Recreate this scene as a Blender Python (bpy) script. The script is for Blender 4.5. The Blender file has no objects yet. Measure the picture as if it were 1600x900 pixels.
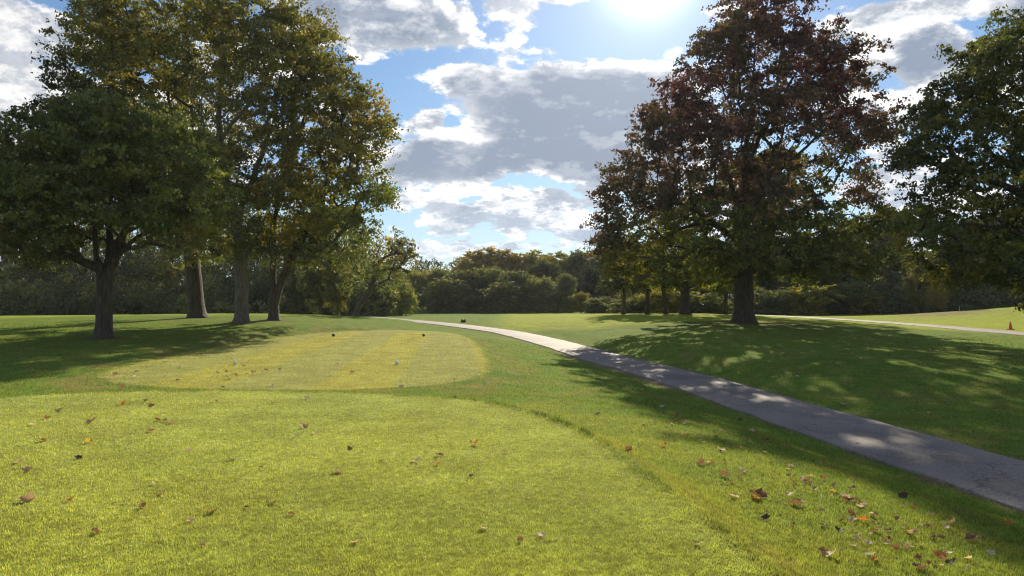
import bpy, math, random
import numpy as np
from mathutils import Vector
PI = math.pi
R = math.radians
SC = bpy.context.scene
COL = SC.collection
import time
rng = np.random.default_rng(7)
random.seed(7)

# ------------------------------------------------------------------ camera
F = 1142.0
EYE = 1.6
PITCH = math.atan(20.0 / F)
cam_d = bpy.data.cameras.new('camera')
cam = bpy.data.objects.new('camera', cam_d)
COL.objects.link(cam)
cam.location = (0, 0, EYE)
cam.rotation_euler = (PI / 2 + PITCH, 0, 0)
cam_d.sensor_width = 36
cam_d.lens = 36 * F / 1600
cam_d.clip_start = 0.1
cam_d.clip_end = 3000
SC.camera = cam
cp, sp = math.cos(PITCH), math.sin(PITCH)

def ray(px, py):
    a = (px - 800) / F
    b = (450 - py) / F
    return np.array([a, cp - b * sp, sp + b * cp])

def W(px, py, Y):
    r = ray(px, py)
    t = Y / r[1]
    return np.array([r[0] * t, Y, EYE + r[2] * t])

def G(px, py, z):
    r = ray(px, py)
    t = (z - EYE) / r[2]
    return np.array([r[0] * t, r[1] * t, z])

SUN_AZ = math.atan((1014 - 800) / F)
SUN_EL = R(24.6)
SUN = np.array([math.sin(SUN_AZ) * math.cos(SUN_EL), math.cos(SUN_AZ) * math.cos(SUN_EL), math.sin(SUN_EL)])

# ------------------------------------------------------------------ terrain
tee1_px = [(1330, 1010), (1200, 900), (1095, 810), (1000, 737), (925, 684), (850, 652), (780, 633), (700, 622), (600, 616), (450, 612), (300, 611), (150, 614), (0, 622)]
tee1 = [G(x, y, 0)[:2] for x, y in tee1_px]
tee1 = [np.array([2.3, -4.0]), np.array([2.0, 0.0])] + tee1 + [np.array([-12, 9.0]), np.array([-13, 4.0]), np.array([-12, -4.0])]
tee2_px = [(766, 580), (760, 560), (748, 540), (730, 525), (700, 518), (620, 515), (520, 518), (440, 526), (330, 543), (230, 563), (170, 580), (150, 590), (200, 602), (330, 609), (470, 611), (620, 607), (730, 596)]
tee2 = [G(x, y, -0.28 + 0.1 * max(0, (560 - y) / 45))[:2] for x, y in tee2_px]

def smooth_poly(P, n=3):
    P = [np.array(p, float) for p in P]
    for _ in range(n):
        Q = []
        for i in range(len(P)):
            a, b = P[i], P[(i + 1) % len(P)]
            Q += [a * .75 + b * .25, a * .25 + b * .75]
        P = Q
    return np.array(P)
TEE1 = smooth_poly(tee1, 2)
TEE2 = smooth_poly(tee2, 2)

def sdist(P, X, Y, chunk=200000):
    """signed distance to polygon, positive inside"""
    out = np.empty(X.shape[0])
    A = P; B = np.roll(P, -1, 0)
    for s in range(0, len(X), chunk):
        x = X[s:s + chunk]; y = Y[s:s + chunk]
        best = np.full(x.shape, 1e18); ins = np.zeros(x.shape, bool)
        for a, b in zip(A, B):
            d = b - a; L = d @ d + 1e-12
            t = np.clip(((x - a[0]) * d[0] + (y - a[1]) * d[1]) / L, 0, 1)
            best = np.minimum(best, (x - a[0] - t * d[0]) ** 2 + (y - a[1] - t * d[1]) ** 2)
            c = (a[1] > y) != (b[1] > y)
            xi = (b[0] - a[0]) * (y - a[1]) / ((b[1] - a[1]) if abs(b[1] - a[1]) > 1e-12 else 1e-12) + a[0]
            ins ^= c & (x < xi)
        d = np.sqrt(best)
        out[s:s + chunk] = np.where(ins, d, -d)
    return out

path_c = [np.array([8.6, -8, -1.05]), np.array([8.2, 1, -1.02])] + [G(*p) for p in [
    (1600, 757, -1.0), (1400, 696, -1.0), (1200, 633, -1.0), (1050, 587, -.97), (950, 561, -.88), (870, 538, -.78),
    (800, 521, -.62), (740, 512, -.42), (680, 505, -.30), (600, 498, -.2)]] + [np.array([-22, 92, -.2]), np.array([-34, 108, -.2])]
path2_c = [np.array([24, 8, -.75]), np.array([29.5, 28, -.5])] + [G(*p) for p in [(1600, 522, -.35), (1500, 513, -.3), (1400, 505, -.25), (1300, 498.5, -.2), (1215, 494, -.15)]] + [np.array([24, 110, -.1])]

def spline(P, n=14):
    P = [2 * P[0] - P[1]] + list(P) + [2 * P[-1] - P[-2]]
    out = []
    for i in range(1, len(P) - 2):
        a, b, c, d = P[i - 1:i + 3]
        for k in range(n):
            t = k / n
            out.append(.5 * (2 * b + (c - a) * t + (2 * a - 5 * b + 4 * c - d) * t * t + (3 * b - a - 3 * c + d) * t ** 3))
    out.append(P[-2])
    return np.array(out)
PATH = spline(path_c)
PATH2 = spline(path2_c)
PW, PW2 = 1.14, 1.0

def ldist(P, X, Y, chunk=200000):
    """distance to an open line, with height along it and the side"""
    D = np.empty(X.shape[0]); Z = np.empty(X.shape[0]); S = np.empty(X.shape[0])
    for s in range(0, len(X), chunk):
        x = X[s:s + chunk]; y = Y[s:s + chunk]
        best = np.full(x.shape, 1e18); zz = np.zeros(x.shape); ss = np.zeros(x.shape)
        for a, b in zip(P[:-1], P[1:]):
            d = b - a; L = d[0] ** 2 + d[1] ** 2 + 1e-12
            t = np.clip(((x - a[0]) * d[0] + (y - a[1]) * d[1]) / L, 0, 1)
            q = (x - a[0] - t * d[0]) ** 2 + (y - a[1] - t * d[1]) ** 2
            m = q < best
            best = np.where(m, q, best); zz = np.where(m, a[2] + t * d[2], zz)
            ss = np.where(m, np.sign(d[0] * (y - a[1]) - d[1] * (x - a[0])), ss)
        D[s:s + chunk] = np.sqrt(best); Z[s:s + chunk] = zz; S[s:s + chunk] = ss
    return D, Z, S

ctrl = [W(*p) for p in [
    (1163, 502.5, 46.5), (1000, 495, 58), (900, 499, 60), (724, 503, 62), (1070, 490, 62), (1010, 491, 66), (1130, 490.5, 68), (1163, 498, 56), (1100, 512, 40), (1300, 513, 43),
    (1300, 494, 92), (1200, 492, 80), (1560, 478, 78), (1500, 485, 74), (1430, 495, 72), (1620, 480, 80), (1600, 505, 55),
    (160, 525, 30), (308, 499, 45), (377, 503, 42), (428, 497, 45), (0, 492, 90), (250, 492, 80), (500, 491.5, 60), (590, 493.5, 60), (100, 493, 100),
    (0, 540, 27), (0, 585, 19), (60, 600, 16.5), (300, 520, 34), (560, 505, 50), (1300, 530, 38), (1100, 530, 31), (1500, 560, 26), (800, 506, 58)]]
ctrl += [np.array(c) for c in [(13, 14, -.85), (14, 5, -.9), (18, 18, -.7), (22, -5, -.8), (10.5, 24, -.45), (24, 34, -.5), (36, 45, -.3), (45, 20, -.6),
    (-18, 12, -.35), (-22, 2, -.2), (-20, -8, -.2), (-30, 25, -.1), (-45, 40, 0), (-60, 70, 0), (50, 80, .3), (80, 60, 0),
    (0, 125, -.3), (-40, 125, -.1), (40, 125, -.1), (90, 130, 0), (-90, 120, 0), (0, 200, 0), (-120, 200, 0), (120, 200, 0), (0, -20, 0), (-80, 0, 0), (80, 0, -.5), (3.5, -10, -.3)]]
for p in PATH[::7]: ctrl.append(p)
for p in PATH2[::8]: ctrl.append(p)
# tees: flat inside, a low bank outside
cen1 = TEE1.mean(0)
for i in range(0, len(TEE1), 4):
    p = TEE1[i]; nrm = p - cen1; nrm = nrm / np.linalg.norm(nrm)
    right = p[0] > 0.2
    q = p + nrm * (0.7 if not right else 0.9)
    ctrl.append(np.array([q[0], q[1], -.22 if not right else -.17]))
for p in TEE2[::6]: ctrl.append(np.array([p[0], p[1], -.28 + .1 * np.clip((p[1] - 20) / 26, 0, 1)]))
ctrl.append(np.array([-5, 25, -.26])); ctrl.append(np.array([-7, 35, -.22]))
CT = np.array(ctrl)

def tps(r2):
    return np.where(r2 > 1e-9, r2 * np.log(r2 + 1e-12), 0)
N_ = len(CT)
K = tps((CT[:, None, 0] - CT[None, :, 0]) ** 2 + (CT[:, None, 1] - CT[None, :, 1]) ** 2) / 100 + np.eye(N_) * .6
Pm = np.hstack([np.ones((N_, 1)), CT[:, :2]])
A_ = np.block([[K, Pm], [Pm.T, np.zeros((3, 3))]])
sol = np.linalg.solve(A_, np.concatenate([CT[:, 2], np.zeros(3)]))

def sstep(a, b, x):
    t = np.clip((x - a) / (b - a), 0, 1)
    return t * t * (3 - 2 * t)

def hsh(ix, iy):
    v = np.sin(ix * 127.1 + iy * 311.7) * 43758.5453
    return v - np.floor(v)

def vnoise(x, y):
    ix = np.floor(x); iy = np.floor(y); fx = x - ix; fy = y - iy
    fx = fx * fx * (3 - 2 * fx); fy = fy * fy * (3 - 2 * fy)
    return (hsh(ix, iy) * (1 - fx) + hsh(ix + 1, iy) * fx) * (1 - fy) + (hsh(ix, iy + 1) * (1 - fx) + hsh(ix + 1, iy + 1) * fx) * fy

def fbm(x, y, o=4):
    s = 0; a = .5
    for i in range(o):
        s = s + a * vnoise(x + 17.3 * i, y + 5.1 * i); x = x * 2.03; y = y * 2.03; a *= .5
    return s / (1 - .5 ** o)

def height(X, Y, full=False):
    X = np.asarray(X, float).ravel(); Y = np.asarray(Y, float).ravel()
    z = np.full(X.shape, sol[N_]) + sol[N_ + 1] * X + sol[N_ + 2] * Y
    for i in range(N_):
        z += sol[i] * tps((X - CT[i, 0]) ** 2 + (Y - CT[i, 1]) ** 2) / 100
    far = sstep(120, 190, np.hypot(X, Y))
    z = z * (1 - far)
    d1 = sdist(TEE1, X, Y); d2 = sdist(TEE2, X, Y)
    m1 = sstep(-.75, .05, d1)
    z = z * (1 - m1) + 0.0 * m1
    m2 = sstep(-.8, .1, d2)
    zt2 = -.28 + .1 * np.clip((Y - 20) / 26, 0, 1)
    z = z * (1 - m2) + zt2 * m2
    dp, zp, sd = ldist(PATH, X, Y)
    dp2, zp2, _ = ldist(PATH2, X, Y)
    m = sstep(PW + 2.0, PW - .1, dp); z = z * (1 - m) + zp * m
    m = sstep(PW2 + 2.5, PW2 - .1, dp2); z = z * (1 - m) + zp2 * m
    lump = (fbm(X * .5 + 3, Y * .5, 3) - .5) * .07 * (1 - m1) * (1 - m2) * sstep(PW, PW + 2, dp)
    z += lump
    # a thin raised fringe round the near tee
    z += .018 * np.exp(-((d1 + .06) / .07) ** 2) * (X < 40)
    if full: return z, d1, d2, dp, dp2, sd
    return z


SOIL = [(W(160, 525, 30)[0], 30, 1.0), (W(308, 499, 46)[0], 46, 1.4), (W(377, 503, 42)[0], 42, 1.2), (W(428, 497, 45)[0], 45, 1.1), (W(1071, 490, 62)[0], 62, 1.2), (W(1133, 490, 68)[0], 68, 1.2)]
def albedo(X, Y, d1, d2, dp, dp2, sd):
    n1 = fbm(X * .35, Y * .35, 4); n2 = fbm(X * 1.7 + 9, Y * 1.7, 4); n3 = fbm(X * 7, Y * 7 + 4, 3)
    rough = np.stack([.145 + .09 * (n2 - .4), .215 + .05 * (n2 - .4), .034 + 0 * n1], -1)
    dry = np.array([.20, .19, .055])
    rough = rough + (dry - rough) * (np.clip((n2 - .47) * 2.2, 0, .6) * (.4 + n1))[:, None]
    fair = np.stack([.30 + .05 * (n1 - .5), .34 + .05 * (n1 - .5), .04 + 0 * n1], -1)
    c = rough
    # mown ground beyond: left field, fairway to the right
    m = sstep(50, 56, Y + .25 * X + 5 * n1 - 2) * sstep(-3, 1, X)
    m = np.maximum(m, sstep(50, 58, Y + 4 * n1) * sstep(-12, -20, X))
    m = np.maximum(m, sstep(33, 36, X - .02 * Y))
    c = c * (1 - m[:, None]) + fair * m[:, None]
    # far tee with mowing stripes
    s = np.sin((X - (-.6 - (Y - 20) * .08)) * PI / 1.9 + .6)
    st = np.where(s > 0, 1.0, 0.0) * sstep(.0, .25, np.abs(s))
    t2 = np.stack([.33 + .045 * st, .33 + .02 * st, .10 - .02 * st], -1) * (.85 + .3 * n2)[:, None]
    m2 = sstep(-.15, .15, d2 + (n3 - .5) * .4)
    c = c * (1 - m2[:, None]) + t2 * m2[:, None]
    # tan worn collar round the far tee, strongest at its near right and left ends
    col = np.exp(-((d2 + .7) / .55) ** 2) * np.clip(n2 * 2.6 - .75, 0, 1)
    tan = np.array([.27, .21, .085])
    c = c * (1 - .6 * col[:, None]) + tan * (.6 * col)[:, None]
    # near tee
    t1 = np.stack([.355 + .14 * (n1 - .5), .385 + .10 * (n1 - .5), .09 + 0 * n1], -1) * (.80 + .4 * n2)[:, None]
    br = np.clip((fbm(X * .9 + 30, Y * .9, 3) - .55) * 3, 0, 1)[:, None]
    t1 = t1 * (1 - .35 * br) + np.array([.25, .235, .06]) * .35 * br
    m1 = sstep(-.14, .10, d1 + (n3 - .5) * .3 + (n2 - .5) * .25)
    slope = np.stack([.235 + .10 * (n2 - .5), .27 + .06 * (n2 - .5), .06 + 0 * n1], -1)
    ms = sstep(-4.2, -.6, d1) * sstep(-1, 1, X) * (Y < 22)
    c = c * (1 - ms[:, None]) + slope * ms[:, None]
    c = c * (1 - m1[:, None]) + t1 * m1[:, None]
    fr = np.exp(-((d1 + .22) / .17) ** 2) * (.35 + .65 * n2)
    c = c * (1 - .55 * fr[:, None]) + np.array([.30, .27, .085]) * (.55 * fr)[:, None]
    # bare soil along the path edges
    e = np.exp(-(np.maximum(dp - PW, 0) / .16) ** 2) * np.clip(n2 * 3 - 1.0, 0, 1)
    left = (sd > 0) & (Y > 21) & (Y < 34)
    e = np.where(left, np.exp(-(np.maximum(dp - PW - .12, 0) / .3) ** 2) * np.clip(.4 + n2, 0, 1), e)
    e = np.maximum(e, np.exp(-(np.maximum(dp2 - PW2, 0) / .35) ** 2) * np.clip(n2 * 2 - .6, 0, 1))
    c = c * (1 - e[:, None]) + np.array([.24, .17, .115]) * e[:, None]
    # brown leaf scatter under the maple and old leaf mould
    tb = np.exp(-(((X - 14.8) / 4) ** 2 + ((Y - 46.0) / 2.2) ** 2)) * np.clip(n3 * 2 - .3, 0, 1) * .8
    c = c * (1 - tb[:, None]) + np.array([.12, .075, .04]) * tb[:, None]
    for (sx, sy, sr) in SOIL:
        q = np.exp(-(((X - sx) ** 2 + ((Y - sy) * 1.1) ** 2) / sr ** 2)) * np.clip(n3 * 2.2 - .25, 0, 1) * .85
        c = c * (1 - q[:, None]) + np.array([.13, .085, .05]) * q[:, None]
    # worn sandy brow of the far right mound
    bw = np.exp(-(((X - 42.5) / 4.5) ** 2 + ((Y - 73) / 5) ** 2)) * np.clip(n2 * 1.5, 0, 1)
    c = c * (1 - bw[:, None]) + np.array([.25, .175, .12]) * bw[:, None]
    return np.clip(c, .004, .8)

# ------------------------------------------------------------------ mesh helpers
def mesh_obj(name, V, Fc, mat, parent=None, col=None, smooth=False, mats=None, midx=None):
    """V (n,3); Fc list of (m,k) int arrays"""
    me = bpy.data.meshes.new(name)
    V = np.asarray(V, np.float32)
    if not isinstance(Fc, list): Fc = [Fc]
    Fc = [np.asarray(f, np.int32) for f in Fc if len(f)]
    loops = np.concatenate([f.ravel() for f in Fc])
    sizes = np.concatenate([np.full(len(f), f.shape[1], np.int32) for f in Fc])
    starts = np.concatenate([[0], np.cumsum(sizes)[:-1]]).astype(np.int32)
    me.vertices.add(len(V)); me.vertices.foreach_set('co', V.ravel())
    me.loops.add(len(loops)); me.loops.foreach_set('vertex_index', loops)
    me.polygons.add(len(sizes)); me.polygons.foreach_set('loop_start', starts)
    if smooth: me.polygons.foreach_set('use_smooth', np.ones(len(sizes), bool))
    if col is not None:
        a = me.attributes.new('tint', 'FLOAT_COLOR', 'POINT')
        c = np.ones((len(V), 4), np.float32); c[:, :3] = col
        a.data.foreach_set('color', c.ravel())
    for m in (mats or [mat]): me.materials.append(m)
    if midx is not None: me.polygons.foreach_set('material_index', np.asarray(midx, np.int32))
    me.update(calc_edges=True)
    o = bpy.data.objects.new(name, me); COL.objects.link(o)
    if parent is not None: o.parent = parent
    return o

def tag(o, label=None, cat=None, group=None, kind=None):
    if label: o['label'] = label
    if cat: o['category'] = cat
    if group: o['group'] = group
    if kind: o['kind'] = kind
    return o

def empty(name, loc, rz=0):
    o = bpy.data.objects.new(name, None); COL.objects.link(o)
    o.location = [float(v) for v in loc]; o.rotation_euler = (0, 0, rz); o.empty_display_size = .3
    return o

# ------------------------------------------------------------------ materials
def mat(name):
    m = bpy.data.materials.new(name); m.use_nodes = True
    nt = m.node_tree; nt.nodes.clear()
    out = nt.nodes.new('ShaderNodeOutputMaterial')
    return m, nt, out

def N(nt, t, **k):
    n = nt.nodes.new(t)
    for a, b in k.items():
        if a.startswith('i_'):
            n.inputs[a[2:].replace('_', ' ')].default_value = b
        else: setattr(n, a, b)
    return n

def leaf_mat(name, trans=.42, gloss=.05, warm=(1.5, 1.45, .75), rough=.5):
    m, nt, out = mat(name); L = nt.links.new
    at = N(nt, 'ShaderNodeAttribute', attribute_name='tint')
    df = N(nt, 'ShaderNodeBsdfDiffuse'); tr = N(nt, 'ShaderNodeBsdfTranslucent')
    mul = N(nt, 'ShaderNodeMix', data_type='RGBA', blend_type='MULTIPLY'); mul.inputs[0].default_value = 1
    mul.inputs[7].default_value = (*warm, 1)
    L(at.outputs['Color'], df.inputs['Color']); L(at.outputs['Color'], mul.inputs[6]); L(mul.outputs[2], tr.inputs['Color'])
    mx = N(nt, 'ShaderNodeMixShader'); mx.inputs[0].default_value = trans
    L(df.outputs[0], mx.inputs[1]); L(tr.outputs[0], mx.inputs[2])
    gl = N(nt, 'ShaderNodeBsdfGlossy'); gl.inputs['Roughness'].default_value = rough
    gl.inputs['Color'].default_value = (.9, .92, .85, 1)
    m2 = N(nt, 'ShaderNodeMixShader'); m2.inputs[0].default_value = gloss
    L(mx.outputs[0], m2.inputs[1]); L(gl.outputs[0], m2.inputs[2]); L(m2.outputs[0], out.inputs[0])
    return m
M_leaf = leaf_mat('foliage')
M_blade = leaf_mat('grass_blades', .5, .02, (1.35, 1.3, .8), .6)
M_dead = leaf_mat('dead_leaf', .4, .03, (1.3, 1.1, .8), .6)

def bark_mat(name, c0, c1, sc=1.0):
    m, nt, out = mat(name); L = nt.links.new
    tc = N(nt, 'ShaderNodeTexCoord'); mp = N(nt, 'ShaderNodeMapping'); mp.inputs['Scale'].default_value = (9 * sc, 9 * sc, 1.6 * sc)
    L(tc.outputs['Object'], mp.inputs[0])
    no = N(nt, 'ShaderNodeTexNoise'); no.inputs['Scale'].default_value = 1.3; no.inputs['Detail'].default_value = 6; no.inputs['Roughness'].default_value = .65
    vo = N(nt, 'ShaderNodeTexVoronoi', feature='DISTANCE_TO_EDGE'); vo.inputs['Scale'].default_value = 1.1
    L(mp.outputs[0], no.inputs[0]); L(mp.outputs[0], vo.inputs[0])
    cr = N(nt, 'ShaderNodeValToRGB'); cr.color_ramp.elements[0].color = (*c0, 1); cr.color_ramp.elements[1].color = (*c1, 1)
    cr.color_ramp.elements[0].position = .32; cr.color_ramp.elements[1].position = .68
    L(no.outputs[0], cr.inputs[0])
    ad = N(nt, 'ShaderNodeMath', operation='ADD'); L(no.outputs[0], ad.inputs[0]); L(vo.outputs[0], ad.inputs[1])
    bp = N(nt, 'ShaderNodeBump'); bp.inputs['Strength'].default_value = .9; bp.inputs['Distance'].default_value = .05
    L(ad.outputs[0], bp.inputs['Height'])
    b = N(nt, 'ShaderNodeBsdfPrincipled'); b.inputs['Roughness'].default_value = .9
    L(cr.outputs[0], b.inputs['Base Color']); L(bp.outputs[0], b.inputs['Normal']); L(b.outputs[0], out.inputs[0])
    return m
M_bark = bark_mat('bark', (.035, .026, .02), (.13, .10, .075))
M_bark_pale = bark_mat('pale_bark', (.07, .058, .045), (.24, .20, .155))

def simple_mat(name, c, rough=.6, noise=.25, sc=20, bump=.2):
    m, nt, out = mat(name); L = nt.links.new
    tc = N(nt, 'ShaderNodeTexCoord')
    no = N(nt, 'ShaderNodeTexNoise'); no.inputs['Scale'].default_value = sc; no.inputs['Detail'].default_value = 5
    L(tc.outputs['Object'], no.inputs[0])
    mr = N(nt, 'ShaderNodeMapRange'); mr.inputs[1].default_value = .3; mr.inputs[2].default_value = .7
    mr.inputs[3].default_value = 1 - noise; mr.inputs[4].default_value = 1 + noise
    L(no.outputs[0], mr.inputs[0])
    mu = N(nt, 'ShaderNodeVectorMath', operation='SCALE'); mu.inputs[0].default_value = c; L(mr.outputs[0], mu.inputs['Scale'])
    bp = N(nt, 'ShaderNodeBump'); bp.inputs['Strength'].default_value = bump; bp.inputs['Distance'].default_value = .01
    L(no.outputs[0], bp.inputs['Height'])
    b = N(nt, 'ShaderNodeBsdfPrincipled'); b.inputs['Roughness'].default_value = rough
    L(mu.outputs[0], b.inputs['Base Color']); L(bp.outputs[0], b.inputs['Normal']); L(b.outputs[0], out.inputs[0])
    return m

def ground_mat():
    m, nt, out = mat('turf'); L = nt.links.new
    at = N(nt, 'ShaderNodeAttribute', attribute_name='tint')
    tc = N(nt, 'ShaderNodeTexCoord')
    n1 = N(nt, 'ShaderNodeTexNoise'); n1.inputs['Scale'].default_value = 14; n1.inputs['Detail'].default_value = 8; n1.inputs['Roughness'].default_value = .75
    n2 = N(nt, 'ShaderNodeTexNoise'); n2.inputs['Scale'].default_value = 1.6; n2.inputs['Detail'].default_value = 8; n2.inputs['Roughness'].default_value = .7
    L(tc.outputs['Object'], n1.inputs[0]); L(tc.outputs['Object'], n2.inputs[0])
    a1 = N(nt, 'ShaderNodeMapRange'); a1.inputs[1].default_value = .3; a1.inputs[2].default_value = .7; a1.inputs[3].default_value = .5; a1.inputs[4].default_value = 1.5
    a2 = N(nt, 'ShaderNodeMapRange'); a2.inputs[1].default_value = .3; a2.inputs[2].default_value = .7; a2.inputs[3].default_value = .72; a2.inputs[4].default_value = 1.28
    L(n1.outputs[0], a1.inputs[0]); L(n2.outputs[0], a2.inputs[0])
    mm = N(nt, 'ShaderNodeMath', operation='MULTIPLY'); L(a1.outputs[0], mm.inputs[0]); L(a2.outputs[0], mm.inputs[1])
    sc = N(nt, 'ShaderNodeVectorMath', operation='SCALE'); L(at.outputs['Color'], sc.inputs[0]); L(mm.outputs[0], sc.inputs['Scale'])
    bp = N(nt, 'ShaderNodeBump'); bp.inputs['Strength'].default_value = .8; bp.inputs['Distance'].default_value = .035
    L(n1.outputs[0], bp.inputs['Height'])
    b = N(nt, 'ShaderNodeBsdfPrincipled'); b.inputs['Roughness'].default_value = 1
    b.inputs['Specular IOR Level'].default_value = .03
    L(sc.outputs[0], b.inputs['Base Color']); L(bp.outputs[0], b.inputs['Normal']); L(b.outputs[0], out.inputs[0])
    return m
M_turf = ground_mat()

def path_mat():
    m, nt, out = mat('asphalt'); L = nt.links.new
    at = N(nt, 'ShaderNodeAttribute', attribute_name='tint')
    tc = N(nt, 'ShaderNodeTexCoord')
    n1 = N(nt, 'ShaderNodeTexNoise'); n1.inputs['Scale'].default_value = 26; n1.inputs['Detail'].default_value = 8; n1.inputs['Roughness'].default_value = .85
    wv = N(nt, 'ShaderNodeTexNoise'); wv.inputs['Scale'].default_value = 1.1; wv.inputs['Detail'].default_value = 5
    L(tc.outputs['Object'], wv.inputs[0])
    wa = N(nt, 'ShaderNodeVectorMath', operation='SCALE'); L(wv.outputs[1], wa.inputs[0]); wa.inputs['Scale'].default_value = 1.6
    wb = N(nt, 'ShaderNodeVectorMath', operation='ADD'); L(tc.outputs['Object'], wb.inputs[0]); L(wa.outputs[0], wb.inputs[1])
    vc = N(nt, 'ShaderNodeTexVoronoi', feature='DISTANCE_TO_EDGE'); vc.inputs['Scale'].default_value = .33; L(wb.outputs[0], vc.inputs[0])
    ck = N(nt, 'ShaderNodeMapRange'); ck.inputs[1].default_value = .002; ck.inputs[2].default_value = .008; ck.inputs[3].default_value = .55; ck.inputs[4].default_value = 1.0
    L(vc.outputs[0], ck.inputs[0])
    n2 = N(nt, 'ShaderNodeTexNoise'); n2.inputs['Scale'].default_value = .8; n2.inputs['Detail'].default_value = 6
    L(tc.outputs['Object'], n1.inputs[0]); L(tc.outputs['Object'], n2.inputs[0])
    a1 = N(nt, 'ShaderNodeMapRange'); a1.inputs[1].default_value = .38; a1.inputs[2].default_value = .62; a1.inputs[3].default_value = .45; a1.inputs[4].default_value = 1.55
    a2 = N(nt, 'ShaderNodeMapRange'); a2.inputs[1].default_value = .3; a2.inputs[2].default_value = .7; a2.inputs[3].default_value = .72; a2.inputs[4].default_value = 1.25
    L(n1.outputs[0], a1.inputs[0]); L(n2.outputs[0], a2.inputs[0])
    mm = N(nt, 'ShaderNodeMath', operation='MULTIPLY'); L(a1.outputs[0], mm.inputs[0]); L(a2.outputs[0], mm.inputs[1])
    m3 = N(nt, 'ShaderNodeMath', operation='MULTIPLY'); L(mm.outputs[0], m3.inputs[0]); L(ck.outputs[0], m3.inputs[1])
    sc = N(nt, 'ShaderNodeVectorMath', operation='SCALE'); L(at.outputs['Color'], sc.inputs[0]); L(m3.outputs[0], sc.inputs['Scale'])
    bp = N(nt, 'ShaderNodeBump'); bp.inputs['Strength'].default_value = .5; bp.inputs['Distance'].default_value = .01
    L(n1.outputs[0], bp.inputs['Height'])
    b = N(nt, 'ShaderNodeBsdfPrincipled'); b.inputs['Roughness'].default_value = .8
    L(sc.outputs[0], b.inputs['Base Color']); L(bp.outputs[0], b.inputs['Normal']); L(b.outputs[0], out.inputs[0])
    return m
M_path = path_mat()

# ------------------------------------------------------------------ ground sheet (one fan-shaped grid round the camera)
GRID = {}
def gsample(X, Y):
    """height and distances read back from the ground sheet"""
    r = GRID['r']; a = GRID['a']
    rr = np.hypot(X, Y); aa = np.arctan2(X, Y)
    i = np.clip(np.searchsorted(r, rr) - 1, 0, len(r) - 2); j = np.clip(np.searchsorted(a, aa) - 1, 0, len(a) - 2)
    u = np.clip((rr - r[i]) / (r[i + 1] - r[i]), 0, 1); v = np.clip((aa - a[j]) / (a[j + 1] - a[j]), 0, 1)
    return [q[i, j] * (1 - u) * (1 - v) + q[i + 1, j] * u * (1 - v) + q[i, j + 1] * (1 - u) * v + q[i + 1, j + 1] * u * v for q in GRID['v']]
def H1(x, y): return float(gsample(np.array([float(x)]), np.array([float(y)]))[0][0])
def build_ground():
    a = np.concatenate([np.linspace(-180, -52, 65)[:-1], np.linspace(-52, 52, 1000), np.linspace(52, 180, 65)[1:-1]])
    a = np.radians(a)
    r = [1.2]
    while r[-1] < 140: r.append(r[-1] * 1.0095)
    while r[-1] < 1500: r.append(r[-1] * 1.06)
    r = np.array(r)
    RR, AA = np.meshgrid(r, a, indexing='ij')
    X = (RR * np.sin(AA)).ravel(); Y = (RR * np.cos(AA)).ravel()
    z, d1, d2, dp, dp2, sd = height(X, Y, True)
    c = albedo(X, Y, d1, d2, dp, dp2, sd)
    nr, na = len(r), len(a)
    GRID['r'] = r; GRID['a'] = a; GRID['v'] = [q.reshape(nr, na).astype(np.float32) for q in (z, d1, d2, dp, dp2, sd)]
    i = np.arange(nr - 1)[:, None]; j = np.arange(na)[None, :]; j2 = (j + 1) % na
    f = np.stack([i * na + j, (i + 1) * na + j, (i + 1) * na + j2, i * na + j2], -1).reshape(-1, 4)
    V = np.stack([X, Y, z], -1)
    V = np.vstack([V, [[0, 0, 0]]]); c = np.vstack([c, c[:1]])
    k = len(V) - 1
    tri = np.stack([np.full(na, k), np.arange(na), (np.arange(na) + 1) % na], -1)
    o = mesh_obj('ground', V, [f, tri], M_turf, col=c, smooth=True)
    tag(o, kind='structure')
build_ground()

def build_path(P, hw, name, cracks=False):
    # dense resample
    seg = np.linalg.norm(np.diff(P[:, :2], axis=0), axis=1); s = np.concatenate([[0], np.cumsum(seg)])
    t = np.arange(0, s[-1], .25)
    Q = np.stack([np.interp(t, s, P[:, k]) for k in range(3)], -1)
    T = np.gradient(Q[:, :2], axis=0); T /= np.linalg.norm(T, axis=1)[:, None]
    Nn = np.stack([T[:, 1], -T[:, 0]], -1)
    wl = hw + (fbm(t * .8, t * 0 + 2, 4) - .5) * .16; wr = hw + (fbm(t * .8, t * 0 + 8, 4) - .5) * .16
    cols = np.array([-1.0, -1, -.93, -.7, -.35, 0, .35, .7, .93, 1, 1]); nc = len(cols)
    V = np.zeros((len(t), nc, 3)); C = np.zeros((len(t), nc, 3))
    for k, u in enumerate(cols):
        w = np.where(u < 0, wl, wr) * u
        V[:, k, :2] = Q[:, :2] + Nn * w[:, None]
        zz = Q[:, 2] + .03 * (1 - u * u) + .028
        if k in (0, nc - 1): zz = Q[:, 2] - .08
        V[:, k, 2] = zz
        base = np.array([.225, .18, .152]); pale = np.array([.255, .21, .175])
        e = abs(u) ** 4 * .5 + (fbm(t * .5, t * 0 + k, 3) - .35) * .5
        C[:, k] = base + (pale - base) * np.clip(e, 0, 1)[:, None]
    i = np.arange(len(t) - 1)[:, None]; j = np.arange(nc - 1)[None, :]
    f = np.stack([i * nc + j, i * nc + j + 1, (i + 1) * nc + j + 1, (i + 1) * nc + j], -1).reshape(-1, 4)
    o = mesh_obj(name, V.reshape(-1, 3), f, M_path, col=C.reshape(-1, 3))
    tag(o, kind='structure')
build_path(PATH, PW, 'path')
build_path(PATH2, PW2, 'path')

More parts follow.
